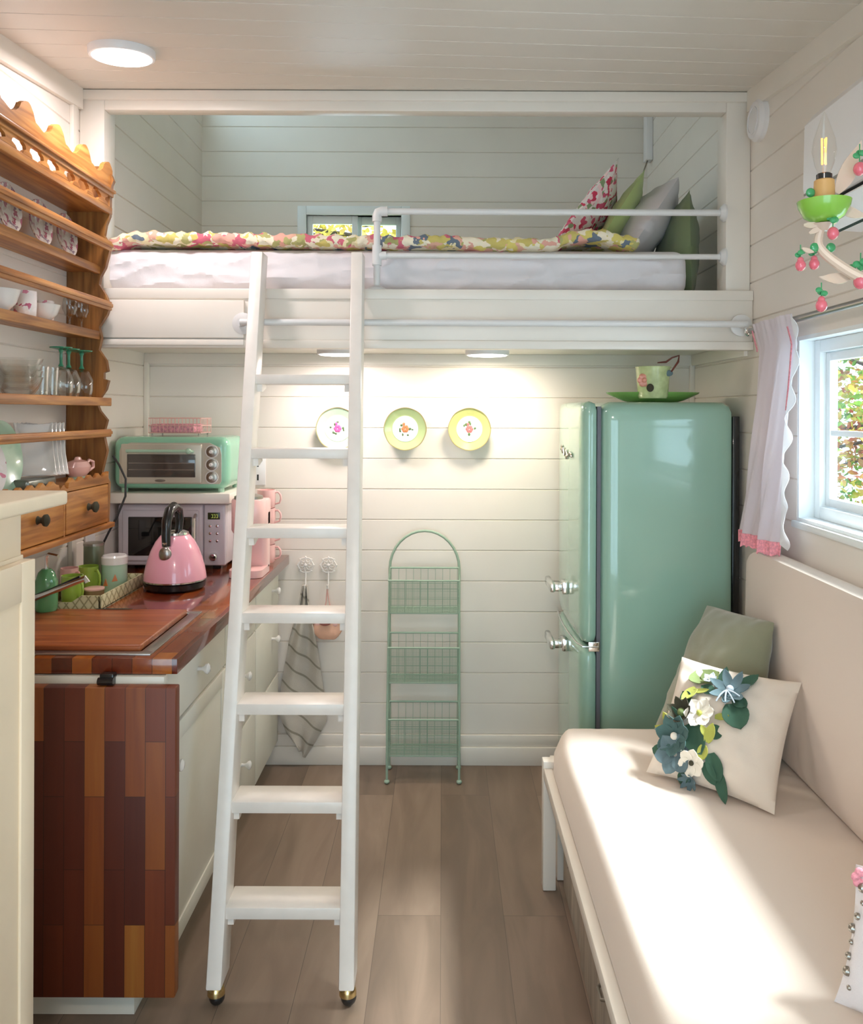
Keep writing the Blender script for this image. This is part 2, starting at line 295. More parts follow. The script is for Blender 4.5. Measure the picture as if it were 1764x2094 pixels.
# ------------------------------------------------------------------ mesh helpers
def V(*a): return Vector(a)
OFF = {}
class MB:
    def __init__(s): s.bm = bmesh.new()
    def box(s, x0, x1, y0, y1, z0, z1, b=0.0, seg=2):
        r = bmesh.ops.create_cube(s.bm, size=1.0); vs = r['verts']
        for v in vs:
            v.co = Vector((x0 + (v.co.x + .5) * (x1 - x0), y0 + (v.co.y + .5) * (y1 - y0), z0 + (v.co.z + .5) * (z1 - z0)))
        if b:
            b = min(b, 0.45 * min(abs(x1 - x0), abs(y1 - y0), abs(z1 - z0)))
            es = list({e for v in vs for e in v.link_edges})
            bmesh.ops.bevel(s.bm, geom=es, offset=b, segments=seg, profile=0.5, affect='EDGES')
        return s
    def obox(s, c, ax, ay, az, b=0.0):
        """box from centre and three half-axis vectors"""
        r = bmesh.ops.create_cube(s.bm, size=2.0); vs = r['verts']; c = Vector(c); ax, ay, az = map(Vector, (ax, ay, az))
        for v in vs:
            p = v.co.copy(); v.co = c + ax * p.x + ay * p.y + az * p.z
        if b: bmesh.ops.bevel(s.bm, geom=list({e for v in vs for e in v.link_edges}), offset=b, segments=2, profile=0.5, affect='EDGES')
        bmesh.ops.recalc_face_normals(s.bm, faces=list({f for v in s.bm.verts for f in v.link_faces}))
        return s
    def rings(s, rings, closed=False, cap=True):
        rv = [[s.bm.verts.new(p) for p in r] for r in rings]; n = len(rv[0])
        m = len(rv) if closed else len(rv) - 1
        for i in range(m):
            a, b = rv[i], rv[(i + 1) % len(rv)]
            for j in range(n): s.bm.faces.new((a[j], a[(j + 1) % n], b[(j + 1) % n], b[j]))
        if cap and not closed:
            s.bm.faces.new(list(reversed(rv[0]))); s.bm.faces.new(rv[-1])
        return s
    def tube(s, pts, r, seg=10, closed=False):
        pts = [Vector(p) for p in pts]; n = len(pts); rs = r if isinstance(r, (list, tuple)) else [r] * n
        rings = []; up = None
        for i, p in enumerate(pts):
            if closed: t = pts[(i + 1) % n] - pts[i - 1]
            else: t = pts[min(i + 1, n - 1)] - pts[max(i - 1, 0)]
            t.normalize()
            if up is None: up = t.orthogonal().normalized()
            else:
                up = up - t * up.dot(t); up = up.normalized() if up.length > 1e-6 else t.orthogonal().normalized()
            q = t.cross(up)
            rings.append([p + (up * math.cos(2 * PI * k / seg) + q * math.sin(2 * PI * k / seg)) * rs[i] for k in range(seg)])
        return s.rings(rings, closed)
    def lathe(s, prof, c=(0, 0, 0), seg=24, axis='Z', sx=1.0, sy=1.0, rot=None, closed=False):
        """prof: (radius, height) pairs"""
        c = Vector(c); rings = []
        for r, h in prof:
            r = max(r, 1e-4); ring = []
            for k in range(seg):
                a = 2 * PI * k / seg; x, y = r * math.cos(a) * sx, r * math.sin(a) * sy
                p = {'Z': Vector((x, y, h)), 'X': Vector((h, x, y)), 'Y': Vector((x, h, y))}[axis]
                if rot is not None: p = rot @ p
                ring.append(c + p)
            rings.append(ring)
        return s.rings(rings, closed)
    def ball(s, c, r, sx=1, sy=1, sz=1, seg=16):
        prof = [(math.sin(PI * i / 10), -math.cos(PI * i / 10)) for i in range(11)]; c = Vector(c)
        return s.rings([[c + Vector((r * sx * a * math.cos(2 * PI * k / seg), r * sy * a * math.sin(2 * PI * k / seg), r * sz * h)) if a > 1e-5 else c + Vector((1e-5 * math.cos(2 * PI * k / seg), 1e-5 * math.sin(2 * PI * k / seg), r * sz * h)) for k in range(seg)] for a, h in prof])
    def prism(s, poly, o, u, v, w):
        """poly of (a,b) in plane o+u*a+v*b, extruded by vector w"""
        o, u, v, w = map(Vector, (o, u, v, w))
        a = [s.bm.verts.new(o + u * p[0] + v * p[1]) for p in poly]; b = [s.bm.verts.new(q.co + w) for q in a]; n = len(a)
        s.bm.faces.new(a); s.bm.faces.new(list(reversed(b)))
        for i in range(n): s.bm.faces.new((a[i], b[i], b[(i + 1) % n], a[(i + 1) % n]))
        return s
    def sheet(s, fn, nu, nv, th=0.0):
        """fn(u,v)->Vector; thickness along computed normals"""
        P = [[Vector(fn(i / nu, j / nv)) for i in range(nu + 1)] for j in range(nv + 1)]
        if th == 0:
            g = [[s.bm.verts.new(p) for p in row] for row in P]
            for j in range(nv):
                for i in range(nu): s.bm.faces.new((g[j][i], g[j][i + 1], g[j + 1][i + 1], g[j + 1][i]))
            return s
        def nrm(i, j):
            a = P[j][min(i + 1, nu)] - P[j][max(i - 1, 0)]; b = P[min(j + 1, nv)][i] - P[max(j - 1, 0)][i]
            n = a.cross(b); return n.normalized() if n.length > 1e-9 else Vector((0, 0, 1))
        g = [[s.bm.verts.new(P[j][i]) for i in range(nu + 1)] for j in range(nv + 1)]
        h = [[s.bm.verts.new(P[j][i] + nrm(i, j) * th) for i in range(nu + 1)] for j in range(nv + 1)]
        for j in range(nv):
            for i in range(nu):
                s.bm.faces.new((g[j][i], g[j + 1][i], g[j + 1][i + 1], g[j][i + 1])); s.bm.faces.new((h[j][i], h[j][i + 1], h[j + 1][i + 1], h[j + 1][i]))
        for i in range(nu):
            s.bm.faces.new((g[0][i], g[0][i + 1], h[0][i + 1], h[0][i])); s.bm.faces.new((g[nv][i], h[nv][i], h[nv][i + 1], g[nv][i + 1]))
        for j in range(nv):
            s.bm.faces.new((g[j][0], h[j][0], h[j + 1][0], g[j + 1][0])); s.bm.faces.new((g[j][nu], g[j + 1][nu], h[j + 1][nu], h[j][nu]))
        return s
    def soft(s, x0, x1, y0, y1, z0, z1, r, step=0.03, wr=0.0, fn=None):
        """rounded box with a dense skin; wr = wrinkle height, fn = extra displacement"""
        nx = max(2, int((x1 - x0) / step)); ny = max(2, int((y1 - y0) / step)); nz = max(4, int((z1 - z0) / step))
        vm = {}
        def vert(p):
            k = tuple(round(a, 5) for a in p)
            if k in vm: return vm[k]
            q = Vector((min(max(p[0], x0 + r), x1 - r), min(max(p[1], y0 + r), y1 - r), min(max(p[2], z0 + r), z1 - r)))
            d = Vector(p) - q
            n = d.normalized() if d.length > 1e-9 else Vector((0, 0, 1))
            w = q + n * r
            if wr: w = w + n * wr * noise.noise(Vector((w.x * 5 + w.z * 9, w.y * 7, w.z * 13 - w.x * 4))) + n * wr * .5 * noise.noise(w * 31)
            if fn: w = fn(w)
            vm[k] = s.bm.verts.new(w); return vm[k]
        def face(o, u, v, nu, nv):
            for i in range(nu):
                for j in range(nv):
                    q = [vert([o[k] + u[k] * a / nu + v[k] * b / nv for k in range(3)]) for a, b in ((i, j), (i + 1, j), (i + 1, j + 1), (i, j + 1))]
                    if len(set(q)) == 4: s.bm.faces.new(q)
        X, Y, Z = (x1 - x0, 0, 0), (0, y1 - y0, 0), (0, 0, z1 - z0)
        face((x0, y0, z0), Y, X, ny, nx); face((x0, y0, z1), X, Y, nx, ny)
        face((x0, y0, z0), X, Z, nx, nz); face((x0, y1, z0), Z, X, nz, nx)
        face((x0, y0, z0), Z, Y, nz, ny); face((x1, y0, z0), Y, Z, ny, nz)
        return s
    def build(s, name, mat, parent=None, smooth=True, ang=35, label=None, keep=False):
        off = OFF.get(parent.name) if parent else None
        if not keep: bmesh.ops.recalc_face_normals(s.bm, faces=s.bm.faces[:])
        if off is not None: bmesh.ops.translate(s.bm, verts=s.bm.verts[:], vec=-off)
        me = bpy.data.meshes.new(name); s.bm.to_mesh(me); s.bm.free()
        me.materials.append(mat)
        if smooth:
            me.shade_smooth(); me.set_sharp_from_angle(angle=math.radians(ang))
        o = bpy.data.objects.new(name, me); COL.objects.link(o)
        if parent:
            o.parent = parent
            if off is not None: OFF[o.name] = off
        if label: o['label'] = label
        return o
def tag(o, label, cat, group=None, kind=None):
    o['label'] = label; o['category'] = cat
    if group: o['group'] = group
    if kind: o['kind'] = kind
    return o
def thing(name, label, cat, loc=(0, 0, 0), group=None, world=True, rotz=0.0):
    o = bpy.data.objects.new(name, None); COL.objects.link(o); o.location = loc; o.rotation_euler = (0, 0, rotz)
    o.empty_display_size = 0.05
    if world: OFF[o.name] = Vector(loc)
    return tag(o, label, cat, group)
def solo(name, mb, mat, label, cat, group=None, kind=None, **kw):
    vs = [v.co for v in mb.bm.verts]
    c = Vector(((min(v.x for v in vs) + max(v.x for v in vs)) / 2, (min(v.y for v in vs) + max(v.y for v in vs)) / 2, min(v.z for v in vs)))
    bmesh.ops.translate(mb.bm, verts=mb.bm.verts[:], vec=-c)
    o = mb.build(name, mat, None, **kw); o.location = c
    return tag(o, label, cat, group, kind)
def struct(name, mb, mat, parent=None, **kw):
    o = mb.build(name, mat, parent, **kw)
    if parent is None: o['kind'] = 'structure'
    return o
def dup(root, loc, label=None, rotz=None):
    r = root.copy(); COL.objects.link(r); r.location = loc
    if rotz is not None: r.rotation_euler = (0, 0, rotz)
    if label: r['label'] = label
    for ch in list(root.children):
        c = ch.copy(); COL.objects.link(c); c.parent = r
        for g in ch.children:
            d = g.copy(); COL.objects.link(d); d.parent = c
    return r
def P(px, py, y):
    """point of the room at depth y seen at (px, py) of the survey photograph"""
    return Vector(((px - 905) * y / F, y, EYE - (py - 843) * y / F))

# ------------------------------------------------------------------ room
XL, XR = -1.235, 1.04
YB, YL, YLB, YR = 3.49, 2.85, 4.30, -1.6        # kitchen back wall, loft front, loft back wall, rear wall
PITCH = 0.1268; Z0 = 0.1258
def plank_rect(mb, o, u, n, u0, u1, z0, z1, th=0.06, groove=0.005):
    """grooved board wall in the plane o + u*a + z; n = inward normal"""
    o, u, n = Vector(o), Vector(u), Vector(n); zs = [(z0, 0)]
    k = math.ceil((z0 - Z0) / PITCH)
    while Z0 + k * PITCH < z1 - 0.004:
        z = Z0 + k * PITCH
        if z > z0 + 0.004: zs += [(z - groove * .6, 0), (z, -groove), (z + groove * .6, 0)]
        k += 1
    zs.append((z1, 0))
    a = [mb.bm.verts.new(o + u * u0 + n * d + Vector((0, 0, z))) for z, d in zs]
    b = [mb.bm.verts.new(o + u * u1 + n * d + Vector((0, 0, z))) for z, d in zs]
    for i in range(len(zs) - 1): mb.bm.faces.new((a[i], b[i], b[i + 1], a[i + 1]))
    q = [mb.bm.verts.new(o + u * uu - n * th + Vector((0, 0, zz))) for uu, zz in ((u0, z0), (u1, z0), (u1, z1), (u0, z1))]
    mb.bm.faces.new(list(reversed(q)))
    mb.bm.faces.new((a[0], q[0], q[1], b[0])); mb.bm.faces.new((a[-1], b[-1], q[2], q[3]))
    mb.bm.faces.new(a + [q[3], q[0]]); mb.bm.faces.new(list(reversed(b)) + [q[1], q[2]])
    return mb
def zc(y): return 2.55 + 0.10 * (y - 2.867)      # the ceiling rises towards the loft

struct('floor', MB().box(XL - .06, XR + .12, YR, YB + .05, -0.05, 0), M['floor'])
# back wall below the loft
struct('wall_back', plank_rect(MB(), (0, YB, 0), (1, 0, 0), (0, -1, 0), XL - .02, XR + .02, 0, 1.70), M['wall'], smooth=False)
# loft back wall with its window hole
WX0, WX1, WZ0, WZ1 = -0.70, -0.215, 2.14, 2.465
m = MB(); a = ((0, YLB, 0), (1, 0, 0), (0, -1, 0))
plank_rect(m, *a, XL - .05, WX0, 1.80, 3.60); plank_rect(m, *a, WX1, XR + .05, 1.80, 3.60)
plank_rect(m, *a, WX0, WX1, 1.80, WZ0); plank_rect(m, *a, WX0, WX1, WZ1, 3.60)
struct('wall_loft_back', m, M['wall'], smooth=False)
# left wall with a high window hole added to brighten the loft
m = MB(); a = ((XL, 0, 0), (0, 1, 0), (1, 0, 0))
CY0, CY1, CZ0, CZ1 = 2.95, 4.20, 2.97, 3.50                # added side window, out of view, for more loft light
plank_rect(m, *a, YR, 2.85, 0, 2.7); plank_rect(m, *a, 2.85, YLB + .05, 0, CZ0); plank_rect(m, *a, 2.85, CY0, CZ0, 3.60)
plank_rect(m, *a, CY1, YLB + .05, CZ0, 3.60); plank_rect(m, *a, CY0, CY1, CZ1, 3.60)
struct('wall_left', m, M['wall'], smooth=False)
# right wall with window 1
SY0, SY1, SZ0, SZ1 = 1.25, 2.47, 1.145, 1.685
m = MB(); a = ((XR, 0, 0), (0, 1, 0), (-1, 0, 0))
plank_rect(m, *a, YR, SY0, 0, 2.7, th=.1); plank_rect(m, *a, SY1, 2.85, 0, 2.7, th=.1); plank_rect(m, *a, 2.85, YLB + .05, 0, 3.60, th=.1)
plank_rect(m, *a, SY0, SY1, 0, SZ0, th=.1); plank_rect(m, *a, SY0, SY1, SZ1, 2.7, th=.1)
struct('wall_right', m, M['wall'], smooth=False)
# rear wall behind the camera, with a wide opening added for fill light
m = MB(); a = ((0, YR, 0), (1, 0, 0), (0, 1, 0))
plank_rect(m, *a, XL, -0.95, 0, 2.7); plank_rect(m, *a, 0.75, XR, 0, 2.7); plank_rect(m, *a, -0.95, 0.75, 2.02, 2.7)
struct('wall_rear', m, M['wall'], smooth=False)
# ceiling: boards across the room
m = MB(); k = 0; bw = 0.118; skew = 0.075
y = YR - 0.3
bm = m.bm
while y < YL + 0.25:
    g = 0.0025
    rows = [(y + g, 0), (y + bw - g, 0), (y + bw, 0.004)]
    prev = None
    for yy, d in [(y, 0.004)] + rows:
        pa = (XL, max(min(yy - skew * 1.1, YL + .02), YR)); pb = (XR, max(min(yy + skew * 1.1, YL + .02), YR))
        q = (bm.verts.new((pa[0], pa[1], zc(pa[1]) + d)), bm.verts.new((pb[0], pb[1], zc(pb[1]) + d)))
        if prev and (prev[0].co - q[0].co).length + (prev[1].co - q[1].co).length > 1e-4: bm.faces.new((prev[0], prev[1], q[1], q[0]))
        prev = q
    y += bw
m.prism([(YR, zc(YR) + .012), (YL + .02, zc(YL + .02) + .012), (YL + .02, zc(YL + .02) + .07), (YR, zc(YR) + .07)], (XL, 0, 0), (0, 1, 0), (0, 0, 1), (XR - XL, 0, 0))
struct('ceiling', m, M['ceil'], smooth=False, keep=True)
struct('ceiling_loft', MB().box(XL, XR, YL + .02, YLB + .06, 3.56, 3.62), M['ceil'])
struct('ceiling_bulkhead', MB().box(XL, XR, YL + .02, YL + .06, 2.5, 3.58), M['ceil'])
# loft deck, soffit and fascia beam
struct('floor_loft', MB().box(XL, XR, YL, YLB, 1.70, 1.865), M['trim'])
m = MB().box(XL + .001, XR - .001, 2.822, 2.85, 1.70, 1.868, .003).box(XL + .001, XR - .001, 2.812, 2.862, 1.672, 1.70, .003)
m.box(XL + .001, XR - .001, 2.816, 2.85, 1.838, 1.872, .003)
struct('trim_1', m, M['trim'])
struct('trim_2', MB().box(XL + .001, -0.665, 2.808, 2.824, 1.705, 1.832, .003).box(XL + .001, -0.665, 2.806, 2.824, 1.68, 1.70, .003), M['trim'])
# posts, header
struct('trim_3', MB().box(XL + .001, -1.150, YL, YL + .095, 1.868, 2.56, .003), M['trim'])
struct('trim_4', MB().box(0.957, XR - .001, YL, YL + .095, 1.868, 2.56, .003), M['trim'])
struct('trim_5', MB().box(XL + .001, XR - .001, YL - .012, YL + .02, 2.512, 2.545, .003).box(-1.150, 0.957, YL, YL + .05, 2.480, 2.52, .003), M['trim'])
struct('trim_6', MB().box(XL, XL + .014, 2.775, 2.812, 0.88, zc(2.775), .002), M['trim'])
m = MB()
for xx in (XL, XR - .018): m.prism([(YR, zc(YR) - .07), (YL - .012, zc(YL - .012) - .07), (YL - .012, zc(YL - .012)), (YR, zc(YR))], (xx, 0, 0), (0, 1, 0), (0, 0, 1), (.018, 0, 0))
struct('trim_7', m, M['trim'])
# top trim and corner battens under the loft
struct('trim_8', MB().box(XL, XR, YB - .014, YB, 1.655, 1.70, .002).box(XR - .014, XR, 2.87, YB, 1.655, 1.70, .002), M['trim'])
struct('trim_9', MB().box(XL, XL + .02, YB - .02, YB, 0, 1.66, .003), M['trim'])
struct('trim_10', MB().box(XR - .02, XR, YB - .02, YB, 0, 1.66, .003), M['trim'])
struct('baseboard_back', MB().box(XL, XR, YB - .016, YB, 0, .076, .003).box(XL, XR, YB - .009, YB, .076, .124, .003), M['trim'])
struct('baseboard_right', MB().box(XR - .014, XR, YR, YB, 0, .09, .003), M['trim'])
struct('baseboard_left', MB().box(XL, XL + .014, YR, 1.0, 0, .09, .003), M['trim'])

# window 1 in the right wall
m = MB(); jd = 0.045
m.box(XR + .001, XR + .1, SY1 - .012, SY1 + .0, SZ0, SZ1)                         # jamb liners
w = struct('window_1', m.box(XR, XR + .1, SY0, SY1, SZ0, SZ0 + .012).box(XR, XR + .1, SY0, SY1, SZ1 - .012, SZ1).box(XR, XR + .1, SY0, SY0 + .012, SZ0, SZ1), M['vinyl'])
m = MB()
x0, x1 = XR + jd, XR + .095; t = .036
m.box(x0, x1, SY1 - .012 - t, SY1 - .012, SZ0 + .012, SZ1 - .012, .003).box(x0, x1, SY0 + .012, SY0 + .012 + t, SZ0 + .012, SZ1 - .012, .003)
m.box(x0, x1, SY0 + .012 + t, SY1 - .012 - t, SZ0 + .012, SZ0 + .012 + t, .003).box(x0, x1, SY0 + .012 + t, SY1 - .012 - t, SZ1 - .012 - t, SZ1 - .012, .003)
m.build('window_frame', M['vinyl'], w)
m = MB(); a0, a1, b0, b1 = SY0 + .05, SY1 - .05, SZ0 + .05, SZ1 - .05; t = .024; x0, x1 = XR + .062, XR + .085
ym = (a0 + a1) / 2
for (c0, c1) in ((a0, a1),):
    m.box(x0, x1, c0, c0 + t, b0, b1, .002).box(x0, x1, c1 - t, c1, b0, b1, .002).box(x0, x1, c0 + t, c1 - t, b0, b0 + t, .002).box(x0, x1, c0 + t, c1 - t, b1 - t, b1, .002)
m.build('sash', M['vinyl'], w)
m = MB()
m.box(x0 + .004, x1 - .004, a0 + t, a1 - t, 1.397, 1.413, .001).build('muntin', M['vinyl'], w)
MB().box(XR + .072, XR + .075, a0 + .01, a1 - .01, b0 + .01, b1 - .01).build('pane', M['pane'], w)
MB().box(XR - .012, XR + .05, SY0 - .01, SY1 + .012, SZ0 - .018, SZ0 + .002, .003).build('window_sill', M['vinyl'], w)
# window 2 in the loft back wall
w = struct('window_2', MB().box(WX0 - .045, WX0, YLB - .012, YLB + .05, WZ0 - .03, WZ1 + .045, .003).box(WX1, WX1 + .045, YLB - .012, YLB + .05, WZ0 - .03, WZ1 + .045, .003)
           .box(WX0, WX1, YLB - .012, YLB + .05, WZ1, WZ1 + .045, .003).box(WX0, WX1, YLB - .012, YLB + .05, WZ0 - .03, WZ0, .003), M['vinyl'])
xm = -0.445; m = MB()
for (c0, c1, yy) in ((WX0, xm + .006, YLB + .012), (xm - .006, WX1, YLB + .034)):
    t = .03
    m.box(c0, c0 + t, yy, yy + .018, WZ0, WZ1, .002).box(c1 - t, c1, yy, yy + .018, WZ0, WZ1, .002).box(c0 + t, c1 - t, yy, yy + .018, WZ0, WZ0 + t, .002).box(c0 + t, c1 - t, yy, yy + .018, WZ1 - t - .012, WZ1, .002)
m.build('sash', M['vinyl'], w)
MB().box(WX0 + .01, WX1 - .01, YLB + .028, YLB + .031, WZ0, WZ1).build('pane', M['pane'], w)
# unseen windows added for daylight: one behind the camera, one high beside the loft
m = MB()
for xx in (-0.95, -0.14, 0.70): m.box(xx, xx + .05, YR - .03, YR + .03, 0, 2.02, .003)
m.box(-0.9, 0.70, YR - .03, YR + .03, 1.96, 2.02, .003).box(-0.9, 0.7, YR - .03, YR + .03, 0, .06, .003)
w = struct('added_window_rear', m, M['vinyl']); MB().box(-.9, .7, YR - .004, YR + .004, .06, 1.96).build('pane', M['pane'], w)
m = MB()
for yy in (CY0, (CY0 + CY1) / 2 - .02, CY1 - .04): m.box(XL - .04, XL + .01, yy, yy + .04, CZ0, CZ1, .003)
m.box(XL - .04, XL + .01, CY0 + .04, CY1 - .04, CZ0, CZ0 + .04, .003).box(XL - .04, XL + .01, CY0 + .04, CY1 - .04, CZ1 - .04, CZ1, .003)
w = struct('added_window_loft', m, M['vinyl']); MB().box(XL - .02, XL - .014, CY0 + .03, CY1 - .03, CZ0 + .03, CZ1 - .03).build('pane', M['pane'], w)
portal('window_light_right', (XR + .12, (SY0 + SY1) / 2, (SZ0 + SZ1) / 2), (-1, 0, 0), SY1 - SY0, SZ1 - SZ0)
portal('window_light_loft', ((WX0 + WX1) / 2, YLB + .08, (WZ0 + WZ1) / 2), (0, -1, 0), WX1 - WX0, WZ1 - WZ0)
portal('added_window_light_rear', (-.1, YR - .06, 1.0), (0, 1, 0), 1.6, 1.95)  # portal of the glazing added behind the camera
portal('added_window_light_left', (XL - .08, (CY0 + CY1) / 2, (CZ0 + CZ1) / 2), (1, 0, 0), CY1 - CY0, CZ1 - CZ0)  # portal of the high loft window added for light

# ------------------------------------------------------------------ lamps of the room
def disc_lamp(name, label, c, r, n, power, color, group=None, h=0.022, spread=PI):
    """flat round ceiling lamp: rim, diffuser and its light; n = unit normal pointing down"""
    c = Vector(c); q = Vector((0, 0, -1)).rotation_difference(Vector(n)).to_matrix()
    t = thing(name, label, 'ceiling light', c, group)
    MB().lathe([(r * .5, 0), (r, 0), (r, -h * .8), (r * .97, -h), (r * .9, -h), (r * .9, -h * .6), (r * .5, -h * .6)], c, 40, rot=q, closed=True).build('lamp_rim', M['white_plastic'], t)
    MB().lathe([(0, -h * .7), (r * .91, -h * .7), (r * .86, -h * 1.12), (r * .5, -h * 1.25), (0, -h * 1.3)], c, 40, rot=q).build('diffuser', M['diffuser'], t)
    l = lamp('lamp_light', 'AREA', (0, 0, 0), (0, 0, 0), power, color, shape='DISK', size=r * 1.7, spread=spread)
    l.parent = t; l.location = Vector(n) * (h * 1.5); l.rotation_euler = Vector(n).to_track_quat('-Z', 'Y').to_euler()
    return t
nrm = Vector((0, 0.10, -1)).normalized()
yl = 2.44
disc_lamp('ceiling_light', 'round flat white ceiling light, lit, above the wooden plate rack', (-0.935, yl, zc(yl)), 0.093, nrm, 7.0, (1.0, 0.90, 0.90))
disc_lamp('ceiling_light', 'added fill light out of view behind the camera, built like the ceiling light', (-0.1, -0.2, zc(-0.2)), 0.093, nrm, 15.0, (1.0, 0.84, 0.72))  # unseen lamp added for warm fill from behind
disc_lamp('downlight', 'lit round downlight under the loft, half hidden by the ladder rail', (-0.40, 3.24, 1.70), 0.085, (0, 0, -1), 4.4, (1.0, 0.87, 0.83), 'downlights under the loft', .02)
disc_lamp('downlight', 'lit round downlight under the loft, right of the ladder', (0.171, 3.25, 1.70), 0.085, (0, 0, -1), 5.0, (1.0, 0.86, 0.68), 'downlights under the loft', .02)

# ------------------------------------------------------------------ refrigerator
t = thing('refrigerator', 'tall mint green retro refrigerator with rounded corners and chrome handles', 'refrigerator', (0.74, 3.16, 0))
m = MB().soft(0.540, 1.000, 2.870, 3.46, 0.05, 1.498, 0.042, 0.035); m.build('body', M['mint'], t, ang=60)
for z0, z1, nm in ((0.075, 0.655, 'door'), (0.668, 1.500, 'door')):
    m = MB()
    def bulge(w, z0=z0, z1=z1):
        k = max(0.0, 0.52 - w.x) / 0.05; yy = (w.y - 3.165) / .295
        w.x -= 0.016 * k * (1 - yy * yy)
        return w
    top = z1 > 1.2
    m.soft(0.478, 0.532, 2.870, 3.46, z0, z1, 0.026, 0.03, fn=bulge)
    d = m.build(nm, M['mint'], t, ang=60)
    zz = 0.815 if top else 0.605
    s = 1
    h = MB().box(0.440, 0.468, 3.09, 3.15, zz - .024, zz + .024, .007)
    h.box(0.404, 0.452, 3.10, 3.14, zz - .015, zz + .015, .007)
    h.box(0.396, 0.418, 3.09, 3.25, zz - .017, zz + .017, .008)
    h.build('handle', M['chrome'], d)
MB().box(0.53, 0.543, 2.885, 3.45, 0.09, 1.482).build('door_gasket', plain('grey_gasket', (0.12, 0.12, 0.14), .5), t)
m = MB(); pts = []
for i in range(13):
    yy = 2.872 + .58 * i / 12; pts.append((0.474 - 0.016 * (1 - ((yy - 3.165) / .295) ** 2), yy, 0.6615))
m.tube([(0.535, 2.869, .6615), (0.50, 2.869, .6615), (.482, 2.872, .6615)] + pts[1:], 0.0030, 8).build('chrome_strip', M['chrome'], t)
m = MB().box(0.500, 0.538, 2.868, 2.874, .645, .678, .002); m.build('hinge', M['chrome'], t)
MB().box(1.0, 1.024, 2.90, 3.44, .06, 1.45, .003).build('back_grille', M['black'], t)
for xx in (.57, .96):
    for yy in (2.93, 3.4): MB().lathe([(.02, 0), (.02, .02), (.014, .03), (.014, .055)], (xx, yy, 0), 12).build('foot', M['black'], t)
m = MB(); ez = 1.311
sx_ = lambda y: .4780 - .0158 * (1 - ((y - 3.165) / .295) ** 2) - .002
pt = [(3.29, .006), (3.27, .020), (3.24, -.004), (3.21, .014), (3.18, -.012), (3.14, .010), (3.10, -.012), (3.06, .006), (3.02, -.010)]
m.tube([(sx_(y), y, ez + z) for y, z in pt], .0032, 6)
for y, z in ((3.25, .004), (3.14, -.016), (3.27, .016), (3.04, -.004)): m.ball((sx_(y), y, ez + z), .009, .4, 1.4, 1, 8)
m.build('emblem', M['nickel'], t)

# green oval platter and the flower pot on the refrigerator
m = MB().lathe([(0, 0), (.09, 0), (.11, .006), (.165, .030), (.170, .036), (.163, .034), (.105, .012), (0, .009)], (.765, 3.07, 1.499), 48, sx=1.0, sy=.62)
solo('platter', m, M['leaf_green'], 'leaf green oval platter lying on top of the refrigerator', 'platter')
t = thing('flower_pot', 'pale green ceramic pot with raised pink flower on top of the refrigerator', 'pot', (.745, 2.985, 1.512))
m = MB().lathe([(0, 0), (.048, 0), (.052, .008), (.060, .105), (.062, .112), (.058, .112), (.054, .104), (.046, .012), (0, .010)], (.745, 2.985, 1.512), 32)
m.build('pot_body', M['pot_green'], t)
m = MB()
for k in range(6):
    a = k * PI / 3; m.ball((.704 + .012 * math.cos(a), 2.945, 1.575 + .013 * math.sin(a)), .012, 1, .5, 1, 10)
m.ball((.704, 2.94, 1.575), .009).build('raised_flower', plain('coral_glaze', (.72, .30, .22), .3), t)
MB().ball((.722, 2.930, 1.548), .013, 1, .5, 1.1).build('raised_berry', M['felt_brown'], t)
MB().ball((.790, 2.945, 1.60), .014, 1.1, .5, .8).build('raised_leaf', M['felt_blue'], t)
MB().tube([(.757, 2.97, 1.638), (.785, 2.96, 1.640), (.805, 2.955, 1.655), (.828, 2.95, 1.662), (.822, 2.94, 1.64), (.797, 2.935, 1.605)], [.002, .004, .003, .003, .004, .003], 8).build('twig_handle', plain('dark_red_glaze', (.16, .04, .03), .3), t)

